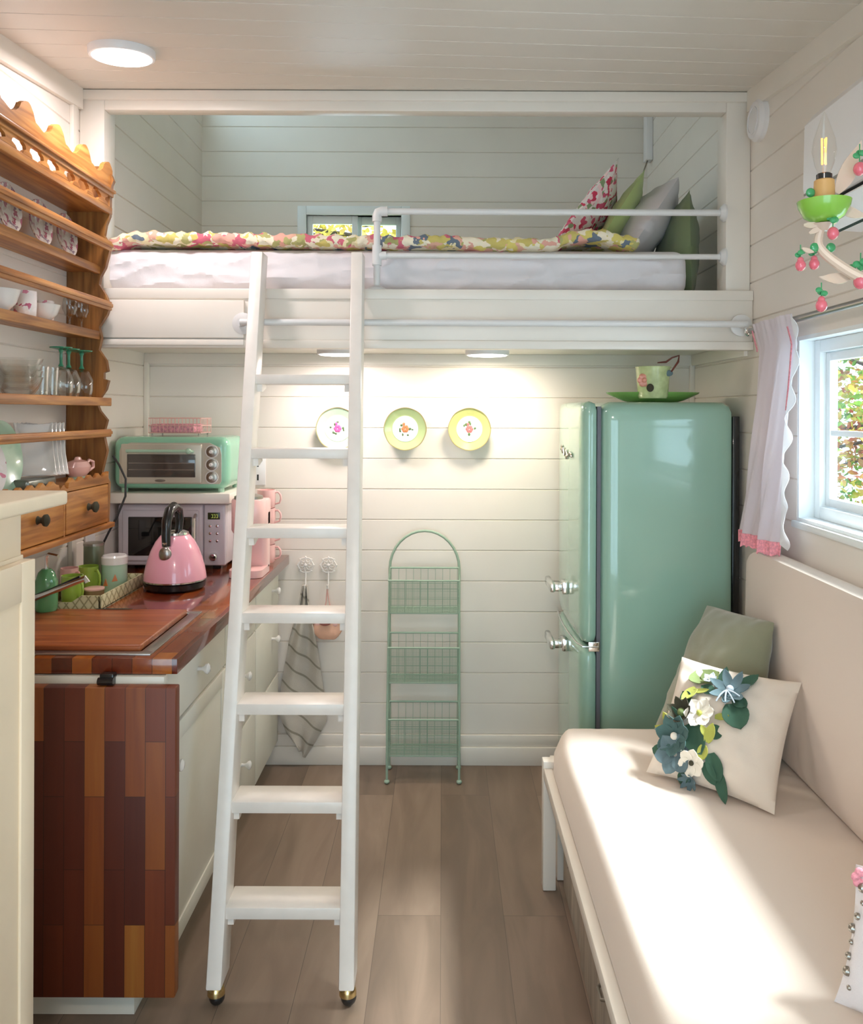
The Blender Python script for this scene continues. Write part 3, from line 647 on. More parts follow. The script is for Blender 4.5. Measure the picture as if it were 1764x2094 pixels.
# ------------------------------------------------------------------ wall plates
def wall_plate(x, label, rim, petals):
    c = Vector((x, YB - .03, EYE - (877 - 843) / 493.)); r = .0875
    t = thing('wall_plate', label, 'plate', c, 'decorative plates on the back wall')
    q = Matrix.Rotation(PI / 2, 3, 'X')
    def wav(prof, w=.0, closed=False):
        mb = MB(); rings = []
        for rr, h in prof:
            rr = max(rr, 1e-4)
            rings.append([c + q @ Vector(((rr * (1 + w * math.cos(k * 2 * PI / 8) * (rr > .08))) * math.cos(k * 2 * PI / 64), (rr * (1 + w * math.cos(k * 2 * PI / 8) * (rr > .08))) * math.sin(k * 2 * PI / 64), h)) for k in range(64)])
        return mb.rings(rings, closed)
    wav([(.0, -.008), (.05, -.008), (.055, -.006), (r, .010), (r, .013), (.060, -.001), (.054, -.0035)], .006).build('plate_rim', rim, t)
    wav([(.0, -.0032), (.053, -.0032), (.053, -.0020), (0, -.0022)]).build('plate_centre', M['white_ceramic'], t)
    wav([(r - .003, .0115), (r + .0006, .0118), (r + .0006, .0145), (r - .003, .0137)], .006, True).build('gilt_rim', M['gilt'], t)
    y = c.y + .0025 - .0035 + .002
    def dab(dx, dz, rx, rz, mat):
        mb = MB(); mb.ball(c + Vector((dx, .0030, dz)), 1.0, rx, .0012, rz, 8); return mb
    fl = MB(); lf = MB(); rnd = random.Random(int(x * 100) + 5)
    for k in range(6): fl.ball(c + Vector((.009 * math.cos(k * 1.05), .0018, .009 * math.sin(k * 1.05))), 1.0, .0075, .0016, .0075, 8)
    fl.ball(c + Vector((-.006, .0018, .02)), 1.0, .006, .0016, .006, 8)
    for k in range(8):
        a = rnd.random() * 6.28; d = .018 + rnd.random() * .012
        lf.ball(c + Vector((d * math.cos(a), .0018, d * math.sin(a))), 1.0, .003 + rnd.random() * .003, .0014, .003 + rnd.random() * .004, 6)
    fl.build('painted_flower', petals, t); lf.build('painted_leaves', M['leafdark'], t)
wall_plate(-.432, 'pale mint rimmed floral plate on the wall, partly behind the ladder', M['plate_mint'], plain('magenta_paint', (.62, .12, .35), .3))
wall_plate(-.154, 'green rimmed floral plate, middle one of three on the back wall', M['plate_green'], M['orange'])
wall_plate(.110, 'yellow-green rimmed floral plate, nearest the refrigerator', M['plate_yellowgreen'], plain('coral_paint', (.65, .16, .16), .3))

# ------------------------------------------------------------------ wire rack on the floor
xa, xb = -.214, .070; yf, yb_ = 3.305, 3.45
t = thing('wire_rack', 'mint green three-tier wire basket stand against the back wall', 'rack', ((xa + xb) / 2, 3.38, 0))
m = MB(); xc = (xa + xb) / 2; R = (xb - xa) / 2
m.tube([(xa, yb_ - .01, .012)] + [(xa, yb_ - .01, z) for z in (.3, .6, .82)] + [(xc - R * math.cos(a), yb_ - .01 - 0.0 * a, .82 + .155 * math.sin(a)) for a in [PI * k / 16 for k in range(1, 16)]] + [(xb, yb_ - .01, z) for z in (.82, .6, .3, .012)], .0055, 8)
for xx in (xa, xb): m.tube([(xx, yf, .01), (xx, yf, .12)], .005, 8).tube([(xx, yf, .12), (xx, yf, .25), (xx, yb_ - .02, .80)], .0045, 8)
m.build('frame', M['mint_wire'], t)
for xx in (xa, xb):
    for yy in (yf, yb_ - .01): MB().ball((xx, yy, .008), .011, 1, 1, .75).build('foot', M['mint_wire'], t)
for zt, zb in ((.795, .665), (.530, .390), (.250, .105)):
    m = MB(); y0 = yf + (.0 if zt < .3 else .01); y1 = yb_ - .018; d = .008
    def ring(z, ins, r): m.tube([(xa + ins, y0 + ins, z), (xb - ins, y0 + ins, z), (xb - ins, y1 - ins * .3, z + (.03 if z == zt else 0)), (xa + ins, y1 - ins * .3, z + (.03 if z == zt else 0))], r, 6, True)
    ring(zt, .002, .004); ring(zb, d, .003)
    nx = 9
    for i in range(nx + 1):
        xx = xa + .008 + (xb - xa - .016) * i / nx
        m.tube([(xx, y1, zt + .03), (xx, y1, zb), (xx, y0 + d, zb), (xx, y0 + .003, zt)], .0011, 4)
    for k in range(1, 4):
        z = zb + (zt - zb) * k / 4
        m.tube([(xa + .004, y0 + .005, z), (xb - .004, y0 + .005, z), (xb - .004, y1, z), (xa + .004, y1, z)], .0011, 4, True)
    for k in range(1, 4):
        yy = y0 + (y1 - y0) * k / 4
        m.tube([(xa + .004, yy, zt), (xa + .004, yy, zb), (xb - .004, yy, zb), (xb - .004, yy, zt)], .0011, 4)
    bk = m.build('basket', M['mint_wire'], t, smooth=False)
    fine = MB()                                                 # fine mesh sheet of the basket
    for i in range(1, 60):
        xx = xa + .006 + (xb - xa - .012) * i / 60
        fine.tube([(xx, y0 + .005, zt - .004), (xx, y0 + d, zb), (xx, y1, zb)], .0006, 3)
    for k in range(1, 22): fine.tube([(xa + .004, y0 + .006, zb + (zt - zb) * k / 22), (xb - .004, y0 + .006, zb + (zt - zb) * k / 22)], .0006, 3)
    for k in range(1, 18): fine.tube([(xa + .004, y0 + d + (y1 - y0 - d) * k / 18, zb), (xb - .004, y0 + d + (y1 - y0 - d) * k / 18, zb)], .0006, 3)
    fine.build('wire_mesh', M['mint_wire'], bk, smooth=False)

# ------------------------------------------------------------------ hooks, towel, mitt, outlet
def hook(x, label):
    c = Vector((x, YB - .004, EYE - 313 / 493.))
    t = thing('wall_hook', label, 'hook', c, 'white flower hooks on the back wall')
    m = MB()
    m.tube([c + Vector((.030 * math.cos(a) * (1 + .05 * math.cos(6 * a)), -.006, .030 * math.sin(a) * (1 + .05 * math.cos(6 * a)))) for a in [2 * PI * k / 36 for k in range(36)]], .0032, 6, True)
    for k in range(8):
        a = 2 * PI * k / 8; e = Vector((math.cos(a), 0, math.sin(a)))
        m.tube([c + e * .006 + V(0, -.009, 0), c + e * .014 + Vector((-e.z, 0, e.x)) * .006 + V(0, -.01, 0), c + e * .027 + V(0, -.007, 0), c + e * .014 - Vector((-e.z, 0, e.x)) * .006 + V(0, -.01, 0)], .0020, 5, True)
        m.ball(c + e * .033 + V(0, -.005, 0), .0042, seg=8)
    m.ball(c + V(0, -.009, 0), .008, 1, .6, 1, 10)
    m.build('rosette', M['white_ceramic'], t)
    MB().tube([c + V(0, -.006, -.03), c + V(0, -.008, -.075), c + V(0, -.020, -.098), c + V(0, -.036, -.09), c + V(0, -.038, -.076)], [.0035, .003, .003, .003, .004], 8).build('hook_arm', M['white_ceramic'], t)
hook(-.564, 'white flower-shaped wall hook holding the striped tea towel'); hook(-.470, 'white flower-shaped wall hook holding the pink mitt')
def towel_fn(u, v):
    # v=0 top; wide in the middle, folded at the lower end
    w0 = [(.0, .006), (.12, .018), (.35, .060), (.60, .088), (.78, .100), (.9, .06), (1.0, .012)]
    cx = [(.0, -.564), (.12, -.566), (.35, -.572), (.6, -.575), (.78, -.570), (.9, -.575), (1.0, -.572)]
    def ip(t, a):
        for (p, q), (r_, s_) in zip(a, a[1:]):
            if t <= r_: k = (t - p) / (r_ - p); return q + (s_ - q) * k
        return a[-1][1]
    w = ip(v, w0); c = ip(v, cx); a = (u - .5) * 2
    z = .745 - .69 * v - .03 * a * (v > .3) * (v - .3)
    y = YB - .030 - .014 * math.cos(a * 5 + v * 4) * (1 - .3 * v) - .01 * math.sin(v * 9)
    return (c + a * w, y, z)
m = MB().sheet(towel_fn, 30, 60, .006)
solo('tea_towel', m, M['towel'], 'striped grey-beige tea towel hanging from the left wall hook', 'towel')
t = thing('oven_mitt', 'pink and orange pig-shaped cloth mitt hanging from the right wall hook', 'oven mitt', (-.47, YB - .03, .52))
MB().tube([(-.472, YB - .034, .732), (-.476, YB - .032, .68), (-.482, YB - .03, .655)], .0025, 6).tube([(-.472, YB - .034, .732), (-.464, YB - .032, .68), (-.458, YB - .03, .655)], .0025, 6).build('hanging_loop', M['rose_pink'], t)
m = MB().soft(-.525, -.415, YB - .045, YB - .018, .525, .66, .012, .012, wr=.006, fn=lambda w: Vector((-.47 + (w.x + .47) * (.35 + .75 * min(1, max(0, (.66 - w.z) / .06)) if w.z > .56 else 1.1 - (.56 - w.z) * 14), w.y, w.z)))
m.build('mitt_body', plain('peach_cloth', (.72, .42, .30), .9, vary=.1, bmp=.3), t)
MB().ball((-.478, YB - .050, .60), .022, 1.2, .4, .7).build('snout', plain('rust_cloth', (.42, .14, .12), .9), t)
for xx in (-.505, -.437): MB().ball((xx, YB - .036, .588), .017, 1.2, .5, .9).build('ear', M['rose_pink'], t)
t = thing('wall_outlet', 'white wall outlet above the pink coffee maker', 'outlet', (-.775, YB, 1.21))
MB().box(-.82, -.733, YB - .006, YB, 1.155, 1.275, .002).build('outlet_plate', M['white_plastic'], t)
m = MB()
for z in (1.187, 1.243): m.box(-.792, -.785, YB - .0065, YB - .004, z - .012, z + .012).box(-.768, -.761, YB - .0065, YB - .004, z - .012, z + .012)
m.build('socket', M['dark'], t)
t = thing('light_switch', 'white switch plate on the right wall behind the refrigerator', 'switch', (XR, 2.80, 1.20))
MB().box(XR - .007, XR, 2.76, 2.84, 1.13, 1.26, .002).build('switch_plate', M['white_plastic'], t)
MB().box(XR - .012, XR - .005, 2.785, 2.815, 1.165, 1.225, .002).build('rocker', M['white_plastic'], t)
t = thing('wall_socket', 'white socket on the left wall with a black plug, beneath the plate rack', 'outlet', (XL, 2.95, 1.0))
MB().box(XL, XL + .007, 2.90, 2.98, .94, 1.07, .002).build('outlet_plate', M['white_plastic'], t)
MB().box(XL + .004, XL + .04, 2.92, 2.96, .96, .99, .006).build('plug', M['black'], t)
t = thing('power_cord', 'black power cord looping from behind the plate rack down to the wall socket', 'cord', (XL + .03, 2.95, .97))
MB().tube([(-1.175, 3.0, 1.30), (-1.150, 2.99, 1.27), (-1.118, 2.97, 1.22), (-1.115, 2.96, 1.16), (-1.14, 2.95, 1.09), (-1.17, 2.945, 1.03), (-1.19, 2.94, .985)], .004, 8).build('cable', M['dark'], t)

# ------------------------------------------------------------------ kitchen counter
CT = .868; CXF = -.632; CYN, CYE = 2.012, 3.475        # top, front edge, near and far end
solo('countertop', MB().box(XL + .002, CXF, CYN, CYE, CT - .038, CT, .003), M['butcher_top'], 'long glossy butcher-block countertop along the left wall', 'countertop')
XF = -.69
def base_cabinet(y0, y1, kinds, label):
    t = thing('base_cabinet', label, 'cabinet', ((XL + XF) / 2, (y0 + y1) / 2, 0), 'painted base cabinets under the countertop')
    MB().box(XL + .016, XF, y0, y1, .095, CT - .0385, .002).build('carcass', M['cabinet'], t)
    MB().box(XL + .016, XF - .05, y0 + .004, y1 - .001, 0.001, .096).build('toe_kick', M['cabinet'], t)
    for kind, a, b, z0, z1, kp in kinds:
        d = MB().box(XF, XF + .018, a + .003, b - .003, z0 + .003, z1 - .003, .003)
        if kind == 'door':
            d.box(XF + .016, XF + .022, a + .003, a + .05, z0 + .003, z1 - .003, .002).box(XF + .016, XF + .022, b - .05, b - .003, z0 + .003, z1 - .003, .002)
            d.box(XF + .016, XF + .022, a + .05, b - .05, z0 + .003, z0 + .05, .002).box(XF + .016, XF + .022, a + .05, b - .05, z1 - .05, z1 - .003, .002)
        o = d.build(kind, M['cabinet'], t)
        ky, kz = kp
        MB().lathe([(.0, 0), (.006, 0), (.005, .012), (.007, .017), (.014, .024), (.015, .029), (.009, .034), (0, .035)], (XF + .017, ky, kz), 16, axis='X').build('knob', M['white_ceramic'], o)
base_cabinet(2.030, 2.61, [('drawer', 2.032, 2.61, .67, .822, (2.32, .75)), ('door', 2.032, 2.61, .105, .67, (2.09, .58))], 'painted cabinet with one drawer and door, nearest, behind the drop leaf')
base_cabinet(2.612, 3.04, [('drawer', 2.612, 3.04, .67, .822, (2.83, .75)), ('drawer', 2.612, 3.04, .39, .67, (2.83, .57)), ('drawer', 2.612, 3.04, .105, .39, (2.83, .27))], 'painted cabinet with three stacked drawers seen through the ladder')
base_cabinet(3.042, 3.46, [('drawer', 3.042, 3.46, .67, .822, (3.33, .75)), ('drawer', 3.042, 3.46, .39, .67, (3.33, .56)), ('drawer', 3.042, 3.46, .105, .39, (3.33, .30))], 'painted cabinet with three drawers in the far corner by the back wall')
# drop leaf hanging at the end
t = thing('drop_leaf_table', 'reddish butcher-block drop leaf hanging down at the counter end', 'drop-leaf table', (-.93, 1.99, .086))
MB().box(XL + .004, -.622, 1.968, 2.000, .086, .812, .003).build('leaf_top', M['butcher_leaf'], t)
MB().box(-.808, -.775, 1.985, 2.010, .806, .838, .003).tube([(-.81, 1.984, .822), (-.773, 1.984, .822)], .009, 10).build('hinge', M['black'], t)
MB().box(XL + .018, -.66, 2.001, 2.030, .79, .828, .002).build('apron', M['cabinet'], t)
# sink cover board and rim
t = thing('kitchen_sink', 'drop-in sink with a dark steel rim around the wooden cutting board', 'sink', (-.96, 2.25, CT))
m = MB(); x0, x1, y0, y1 = -1.215, -.705, 2.035, 2.475
for c in ((x0, x1, y0, y0 + .028), (x0, x1, y1 - .028, y1), (x0, x0 + .03, y0 + .028, y1 - .028), (x1 - .03, x1, y0 + .028, y1 - .028)): m.box(c[0], c[1], c[2], c[3], CT, CT + .004, .001)
m.build('rim', M['steel'], t)
t = thing('cutting_board', 'large reddish wooden cutting board covering the sink', 'cutting board', (-.97, 2.25, CT))
MB().box(x0 + .032, x1 - .034, y0 + .03, y1 - .03, CT + .0005, CT + .017, .005, 3).build('board', M['board'], t)
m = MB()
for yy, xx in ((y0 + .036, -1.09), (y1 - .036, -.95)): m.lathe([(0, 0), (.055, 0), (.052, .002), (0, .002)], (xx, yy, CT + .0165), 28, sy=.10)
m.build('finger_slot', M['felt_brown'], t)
t = thing('faucet', 'slim chrome faucet spout at the sink beside the tray', 'faucet', (-1.20, 2.41, CT))
m = MB().lathe([(0, 0), (.022, 0), (.02, .01), (.012, .02), (.011, .05)], (-1.20, 2.42, CT), 16)
m.tube([(-1.20, 2.42, .90), (-1.19, 2.40, .915), (-1.13, 2.38, .937), (-1.03, 2.37, .978), (-1.005, 2.37, .988), (-1.0, 2.37, .976)], [.010, .009, .008, .008, .009, .009], 12)
m.build('spout', M['chrome'], t)
MB().tube([(-1.185, 2.402, .922), (-1.12, 2.382, .948), (-1.02, 2.372, .992)], .004, 8).build('grip_strip', M['black'], t)

# tray and what stands in it
t = thing('tray', 'cream and olive lattice-patterned tray on the countertop', 'tray', (-1.10, 2.66, CT))
m = MB(); tx0, tx1, ty0, ty1 = -1.195, -1.008, 2.482, 2.84
m.box(tx0, tx1, ty0, ty1, CT + .001, CT + .006)
m.prism([(0, 0), (tx1 - tx0, 0), (tx1 - tx0, .044), (.13, .044), (.10, .024), (.05, .024), (.03, .044), (0, .044)], (tx0, ty0, CT + .002), (1, 0, 0), (0, 0, 1), (0, .006, 0))
m.box(tx0, tx1, ty1 - .006, ty1, CT + .002, CT + .044, .001).box(tx0, tx0 + .006, ty0, ty1, CT + .002, CT + .044, .001).box(tx1 - .006, tx1, ty0, ty1, CT + .002, CT + .044, .001)
m.build('tray_body', M['lattice'], t)
zt = CT + .0065
def jar(name, label, cat, x, y, r, h, mat, lid=None, lidmat=None, neck=1.0, group=None, z=None):
    z = zt if z is None else z
    t = thing(name, label, cat, (x, y, z), group)
    MB().lathe([(0, 0), (r * .92, 0), (r, .006), (r, h * .85), (r * neck, h), (r * neck * .9, h), (r * neck * .88, h - .008), (0, h - .01)], (x, y, z), 28).build('jar_body', mat, t)
    if lid: MB().lathe([(0, 0), (r * neck * 1.03, 0), (r * neck * 1.03, lid * .8), (r * neck * .9, lid), (0, lid)], (x, y, z + h), 28).build('lid', lidmat, t)
    return t
t = jar('canister', 'mint canister with white rim and a red fruit motif in the tray', 'canister', -1.065, 2.735, .040, .09, M['mint_ceramic'], .028, M['white_ceramic'])
m = MB()
for a, zz in ((-1.2, .05), (-1.95, .035)):
    m.prism([(-.008, -.012), (.010, -.010), (.002, .012)], (-1.065 + .0395 * math.cos(a), 2.735 + .0395 * math.sin(a), zt + zz), (-math.sin(a), math.cos(a), 0), (0, 0, 1), (.002 * math.cos(a), .002 * math.sin(a), 0))
m.build('fruit_motif', M['orange'], t)
jar('small_jar', 'small brown glass jar at the front of the tray', 'jar', -1.075, 2.60, .030, .034, plain('brown_glass', (.28, .18, .10), .1, coat=.5), .006, M['rose_pink'])
def mug(name, label, x, y, z, r, h, mat, ang=0.0, group=None, inner=None):
    t = thing(name, label, 'mug', (x, y, z), group)
    MB().lathe([(0, 0), (r * .85, 0), (r * .95, .006), (r, h * .5), (r, h), (r * .92, h), (r * .9, h * .5), (r * .8, .008), (0, .008)], (x, y, z), 28).build('mug_body', mat, t)
    c, s_ = math.cos(ang), math.sin(ang)
    MB().tube([(x + c * (r - .003 + d), y + s_ * (r - .003 + d), z + h * k) for d, k in ((0, .85), (.014, .88), (.024, .72), (.026, .5), (.020, .28), (0, .2))], .0038, 8).build('handle', mat, t)
    return t
mug('mug', 'lime green mug at the near end of the tray', -1.125, 2.56, zt, .032, .085, M['lime'], -.6)
mug('mug', 'lime green mug behind the white-rimmed canister in the tray', -1.135, 2.70, zt, .032, .088, M['lime'], -.5)
jar('spice_tin', 'tall grey-green tin at the back of the tray', 'tin', -1.155, 2.79, .032, .14, plain('grey_green_tin', (.23, .26, .18), .35, .5, vary=.1), .01, M['nickel'])
mug('mug', 'dusty pink mug at the wall side of the tray', -1.165, 2.63, zt, .027, .095, M['rose_pink'], -.4)
t = thing('soap_dispenser', 'green glass soap bottle with a chrome pump on the corner of the cutting board', 'soap dispenser', (-1.138, 2.42, CT + .0175))
MB().lathe([(0, 0), (.028, 0), (.031, .008), (.031, .085), (.022, .11), (.012, .12), (0, .12)], (-1.138, 2.42, CT + .0175), 24).build('bottle', M['green_soap'], t)
MB().tube([(-1.138, 2.42, 1.00), (-1.138, 2.42, 1.04), (-1.132, 2.42, 1.047), (-1.10, 2.41, 1.043)], .005, 8).build('pump', M['chrome'], t)

# kettle
kc = Vector((-.893, 2.815, CT + .001))
t = thing('kettle', 'pink pyramid-shaped electric kettle with a black handle on its base', 'kettle', kc)
MB().lathe([(0, 0), (.090, 0), (.098, .006), (.1015, .024), (.092, .030), (0, .030)], kc, 40).build('power_base', M['black'], t)
body = [(.0, .030), (.098, .030), (.1015, .034), (.1005, .045), (.096, .070), (.088, .100), (.077, .130), (.063, .157), (.048, .176), (.036, .185), (0, .187)]
MB().lathe(body, kc, 48).build('kettle_body', M['pink'], t)
MB().lathe([(.099, .028), (.1025, .029), (.1025, .033), (.099, .033)], kc, 48, closed=True).build('base_ring', M['chrome'], t)
MB().lathe([(0, .184), (.045, .180), (.043, .187), (.03, .192), (0, .194)], kc, 32).build('lid', M['chrome'], t)
d = Vector((-.10, -.99, 0)).normalized()
h = [kc + d * a + Vector((0, 0, z)) for a, z in ((.070, .150), (.072, .19), (.068, .232), (.045, .262), (.012, .272), (-.022, .258), (-.034, .225), (-.03, .19))]
MB().tube(h, [.014, .015, .016, .017, .017, .016, .014, .012], 14).build('handle', M['black'], t)
MB().ball(kc + d * .079 + V(0, 0, .125), .021, 1, .5, 1.15).build('steel_badge', M['steel'], t)
MB().tube([kc + d * .07 + V(0, 0, .145), kc + d * .074 + V(0, 0, .165)], .012, 12).build('handle_collar', M['chrome'], t)
MB().prism([(-.02, 0), (.02, 0), (.012, .035), (-.012, .035)], kc + V(.01, .07, .10), (-1, 0, 0), (0, 0, 1), (.0, .03, .012)).build('spout', M['pink'], t)

# microwave on the counter
mx0, mx1, my0, my1, mz0, mz1 = -1.218, -.812, 3.155, 3.465, CT + .012, CT + .242
t = thing('microwave_oven', 'pale lilac-white microwave with a black window on the countertop', 'microwave', ((mx0 + mx1) / 2, 3.3, CT))
MB().box(mx0, mx1, my0 + .02, my1, mz0, mz1, .010, 3).build('case', M['microwave'], t)
dr = MB().box(mx0, mx1 - .085, my0, my0 + .022, mz0, mz1, .012, 3).box(mx0 + .018, mx1 - .10, my0 - .005, my0 + .01, mz0 + .016, mz1 - .02, .012, 3).build('door', M['microwave'], t)
MB().box(mx0 + .042, mx1 - .125, my0 - .0075, my0, mz0 + .038, mz1 - .046, .006, 3).build('window', M['mw_glass'], dr)
MB().tube([(mx1 - .112, my0 - .004, mz1 - .04), (mx1 - .112, my0 - .024, mz1 - .05), (mx1 - .112, my0 - .026, mz1 - .11), (mx1 - .112, my0 - .024, mz0 + .052), (mx1 - .112, my0 - .004, mz0 + .042)], .0085, 10).build('handle', M['chrome'], dr)
MB().box(mx1 - .084, mx1, my0 + .002, my0 + .022, mz0, mz1, .008, 3).build('control_panel', M['microwave'], t)
MB().box(mx1 - .068, mx1 - .022, my0 - .001, my0 + .004, mz1 - .056, mz1 - .030, .002).build('display', M['lcd'], t)
m = MB()
for i, xx in enumerate((mx1 - .054, mx1 - .045, mx1 - .036)):
    m.box(xx, xx + .005, my0 - .002, my0, mz1 - .038, mz1 - .0365).box(xx, xx + .005, my0 - .002, my0, mz1 - .050, mz1 - .0485).box(xx + .0045, xx + .006, my0 - .002, my0, mz1 - .05, mz1 - .037)
m.build('display_digits', M['lcd_digit'], t)
for i in range(2):
    for j in range(3):
        MB().lathe([(0, 0), (.0055, 0), (.005, -.004), (0, -.005)], (mx1 - .058 + .026 * i, my0 + .001, mz1 - .080 - .028 * j), 12, axis='Y').build('button', M['chrome'], t)
MB().lathe([(0, 0), (.017, 0), (.016, -.010), (.012, -.016), (0, -.017)], (mx1 - .046, my0 + .002, mz0 + .034), 20, axis='Y').build('dial', M['chrome'], t)
for xx in (mx0 + .04, mx1 - .04):
    for yy in (my0 + .03, my1 - .06): MB().box(xx - .015, xx + .015, yy, yy + .03, CT, mz0 + .002).build('foot', M['black'], t)

# shelf and toaster oven above
SH = 1.158
solo('wall_shelf', MB().box(XL + .002, -.78, 3.085, YB - .001, SH - .038, SH, .004), M['trim'], 'thick white shelf above the microwave carrying the toaster oven', 'shelf')
ox0, ox1, oy0, oy1, oz0, oz1 = -1.222, -.792, 3.105, 3.40, SH + .013, SH + .207
t = thing('toaster_oven', 'mint green toaster oven with three dials on the white shelf', 'toaster oven', ((ox0 + ox1) / 2, 3.25, SH))
def ov(w):
    return w
MB().soft(ox0, ox1, oy0 + .008, oy1, oz0, oz1, .035, .012).build('case', M['mint_oven'], t, ang=60)
f = [(0.028, .020), (.398, .020), (.404, .03), (.404, .13), (.398, .155), (.36, .172), (.07, .172), (.035, .16), (.028, .14)]
MB().prism(f, (ox0, oy0 + .004, oz0), (1, 0, 0), (0, 0, 1), (0, .02, 0)).build('front_panel', M['oven_cream'], t)
dr = MB().box(ox0 + .036, ox0 + .335, oy0 - .006, oy0 + .006, oz0 + .022, oz0 + .168, .008, 3).build('door', M['oven_cream'], t)
MB().box(ox0 + .060, ox0 + .312, oy0 - .0085, oy0 - .004, oz0 + .045, oz0 + .130, .003).build('door_glass', M['oven_glass'], dr)
m = MB().tube([(ox0 + .062, oy0 - .006, oz0 + .140), (ox0 + .064, oy0 - .026, oz0 + .143), (ox0 + .30, oy0 - .026, oz0 + .143), (ox0 + .302, oy0 - .006, oz0 + .140)], .0055, 10)
m.ball((ox0 + .291, oy0 - .026, oz0 + .143), .011, 1, .7, 1).build('handle', M['mint_ceramic'], dr)
MB().lathe([(0, 0), (.020, 0), (.019, -.002), (0, -.003)], (ox0 + .182, oy0 - .006, oz0 + .033), 20, axis='Y', sy=.25).build('badge', M['nickel'], dr)
m = MB()
for zz in (.072, .096): m.box(ox0 + .066, ox0 + .306, oy0 - .0092, oy0 - .008, oz0 + zz, oz0 + zz + .0025)
m.build('rack_wires', M['steel'], dr)
for zz in (.140, .092, .045):
    k = MB().lathe([(0, 0), (.021, 0), (.020, -.006), (.012, -.008), (.012, -.016), (.0, -.018)], (ox0 + .370, oy0 + .004, oz0 + zz), 24, axis='Y').build('dial', M['nickel'], t)
    MB().lathe([(0, 0), (.007, 0), (.006, -.004), (0, -.005)], (ox0 + .370, oy0 - .013, oz0 + zz), 14, axis='Y').build('dial_cap', M['white_ceramic'], k)
    MB().lathe([(.0205, 0), (.024, 0), (.024, -.004), (.0205, -.004)], (ox0 + .370, oy0 + .004, oz0 + zz), 24, axis='Y', closed=True).build('dial_ring', M['white_ceramic'], k)
for xx in (ox0 + .035, ox1 - .035):
    for yy in (oy0 + .04, oy1 - .04): MB().lathe([(.012, 0), (.012, .016)], (xx, yy, SH), 12).build('foot', M['mint_ceramic'], t)
# pink wire basket on the oven
t = thing('wire_basket', 'small pink wire basket on top of the toaster oven', 'basket', (-1.01, 3.27, oz1))
m = MB(); bx0, bx1, by0, by1, bz0, bz1 = -1.118, -.920, 3.20, 3.34, oz1 + .012, oz1 + .068
for z in (bz0, (bz0 + bz1) / 2, bz1): m.tube([(bx0, by0, z), (bx1, by0, z), (bx1, by1, z), (bx0, by1, z)], .0018, 6, True)
for i in range(15):
    xx = bx0 + (bx1 - bx0) * i / 14; m.tube([(xx, by0, bz1), (xx, by0, bz0), (xx, by1, bz0), (xx, by1, bz1)], .0012, 4)
for i in range(8):
    yy = by0 + (by1 - by0) * i / 7; m.tube([(bx0, yy, bz1), (bx0, yy, bz0), (bx1, yy, bz0), (bx1, yy, bz1)], .0012, 4)
m.build('wire_frame', M['rose_pink'], t)
MB().box(bx0 + .006, bx1 - .03, by0 + .006, by1 - .006, bz0 + .002, bz1 - .022, .003).build('liner', plain('pink_gingham', (.70, .30, .36), .8, vary=.35, scale=120), t)
for xx in (bx0 + .01, bx1 - .01):
    for yy in (by0 + .01, by1 - .01): MB().tube([(xx, yy, bz0), (xx, yy, oz1 + .001)], .003, 8).build('foot', M['nickel'], t)

# coffee maker
c = Vector((-.700, 3.06, CT + .001))
t = thing('coffee_maker', 'pale pink single-serve coffee maker seen through the ladder', 'coffee maker', c)
def rr(w, d, r=.03, n=6):
    p = []
    for cx, cy, a0 in ((w - r, d - r, 0), (-w + r, d - r, PI / 2), (-w + r, -d + r, PI), (w - r, -d + r, 1.5 * PI)):
        p += [(cx + r * math.cos(a0 + k * PI / 2 / n), cy + r * math.sin(a0 + k * PI / 2 / n)) for k in range(n + 1)]
    return p
MB().prism(rr(.060, .085), c, (1, 0, 0), (0, 1, 0), (0, 0, .026)).build('base', M['pale_pink'], t)
MB().prism(rr(.060, .035, .02), c + V(0, .05, .02), (1, 0, 0), (0, 1, 0), (0, 0, .20)).build('column', M['pale_pink'], t)
MB().lathe([(.0, .155), (.055, .155), (.060, .165), (.060, .270), (.056, .276), (0, .276)], c + V(0, -.02, 0), 32).box(c.x - .06, c.x + .06, c.y - .02, c.y + .085, c.z + .17, c.z + .270, .008).build('brew_head', M['pale_pink'], t)
MB().lathe([(0, .276), (.052, .276), (.050, .286), (.030, .292), (0, .293)], c + V(0, -.02, 0), 28).build('lid', M['nickel'], t)
MB().lathe([(0, .150), (.02, .150), (.026, .157), (0, .157)], c + V(0, -.03, 0), 20).build('nozzle', M['black'], t)
# pink mugs stacked beside it
kinds = ['topmost pink mug of the stack in the counter corner', 'pink mug second from the top of the corner stack',
         'pink mug second from the bottom of the corner stack', 'bottom pink mug of the stack in the counter corner']
proto = None
for i in range(4):
    z = CT + .001 + (3 - i) * .0715
    if proto is None: proto = mug('mug', kinds[0], -.69, 3.30, z, .036, .070, M['pale_pink'], -.12, 'pink mugs stacked in the counter corner')
    else: dup(proto, (-.69, 3.30, z), kinds[i])

# ------------------------------------------------------------------ plate rack on the left wall
RF = -1.094                       # front plane of the rack
RY0, RY1 = 1.56, 2.775            # near and far end
t = thing('plate_rack', 'honey pine wall plate rack with scalloped crest, shelves and drawers', 'plate rack', (-1.17, 2.2, 1.08))
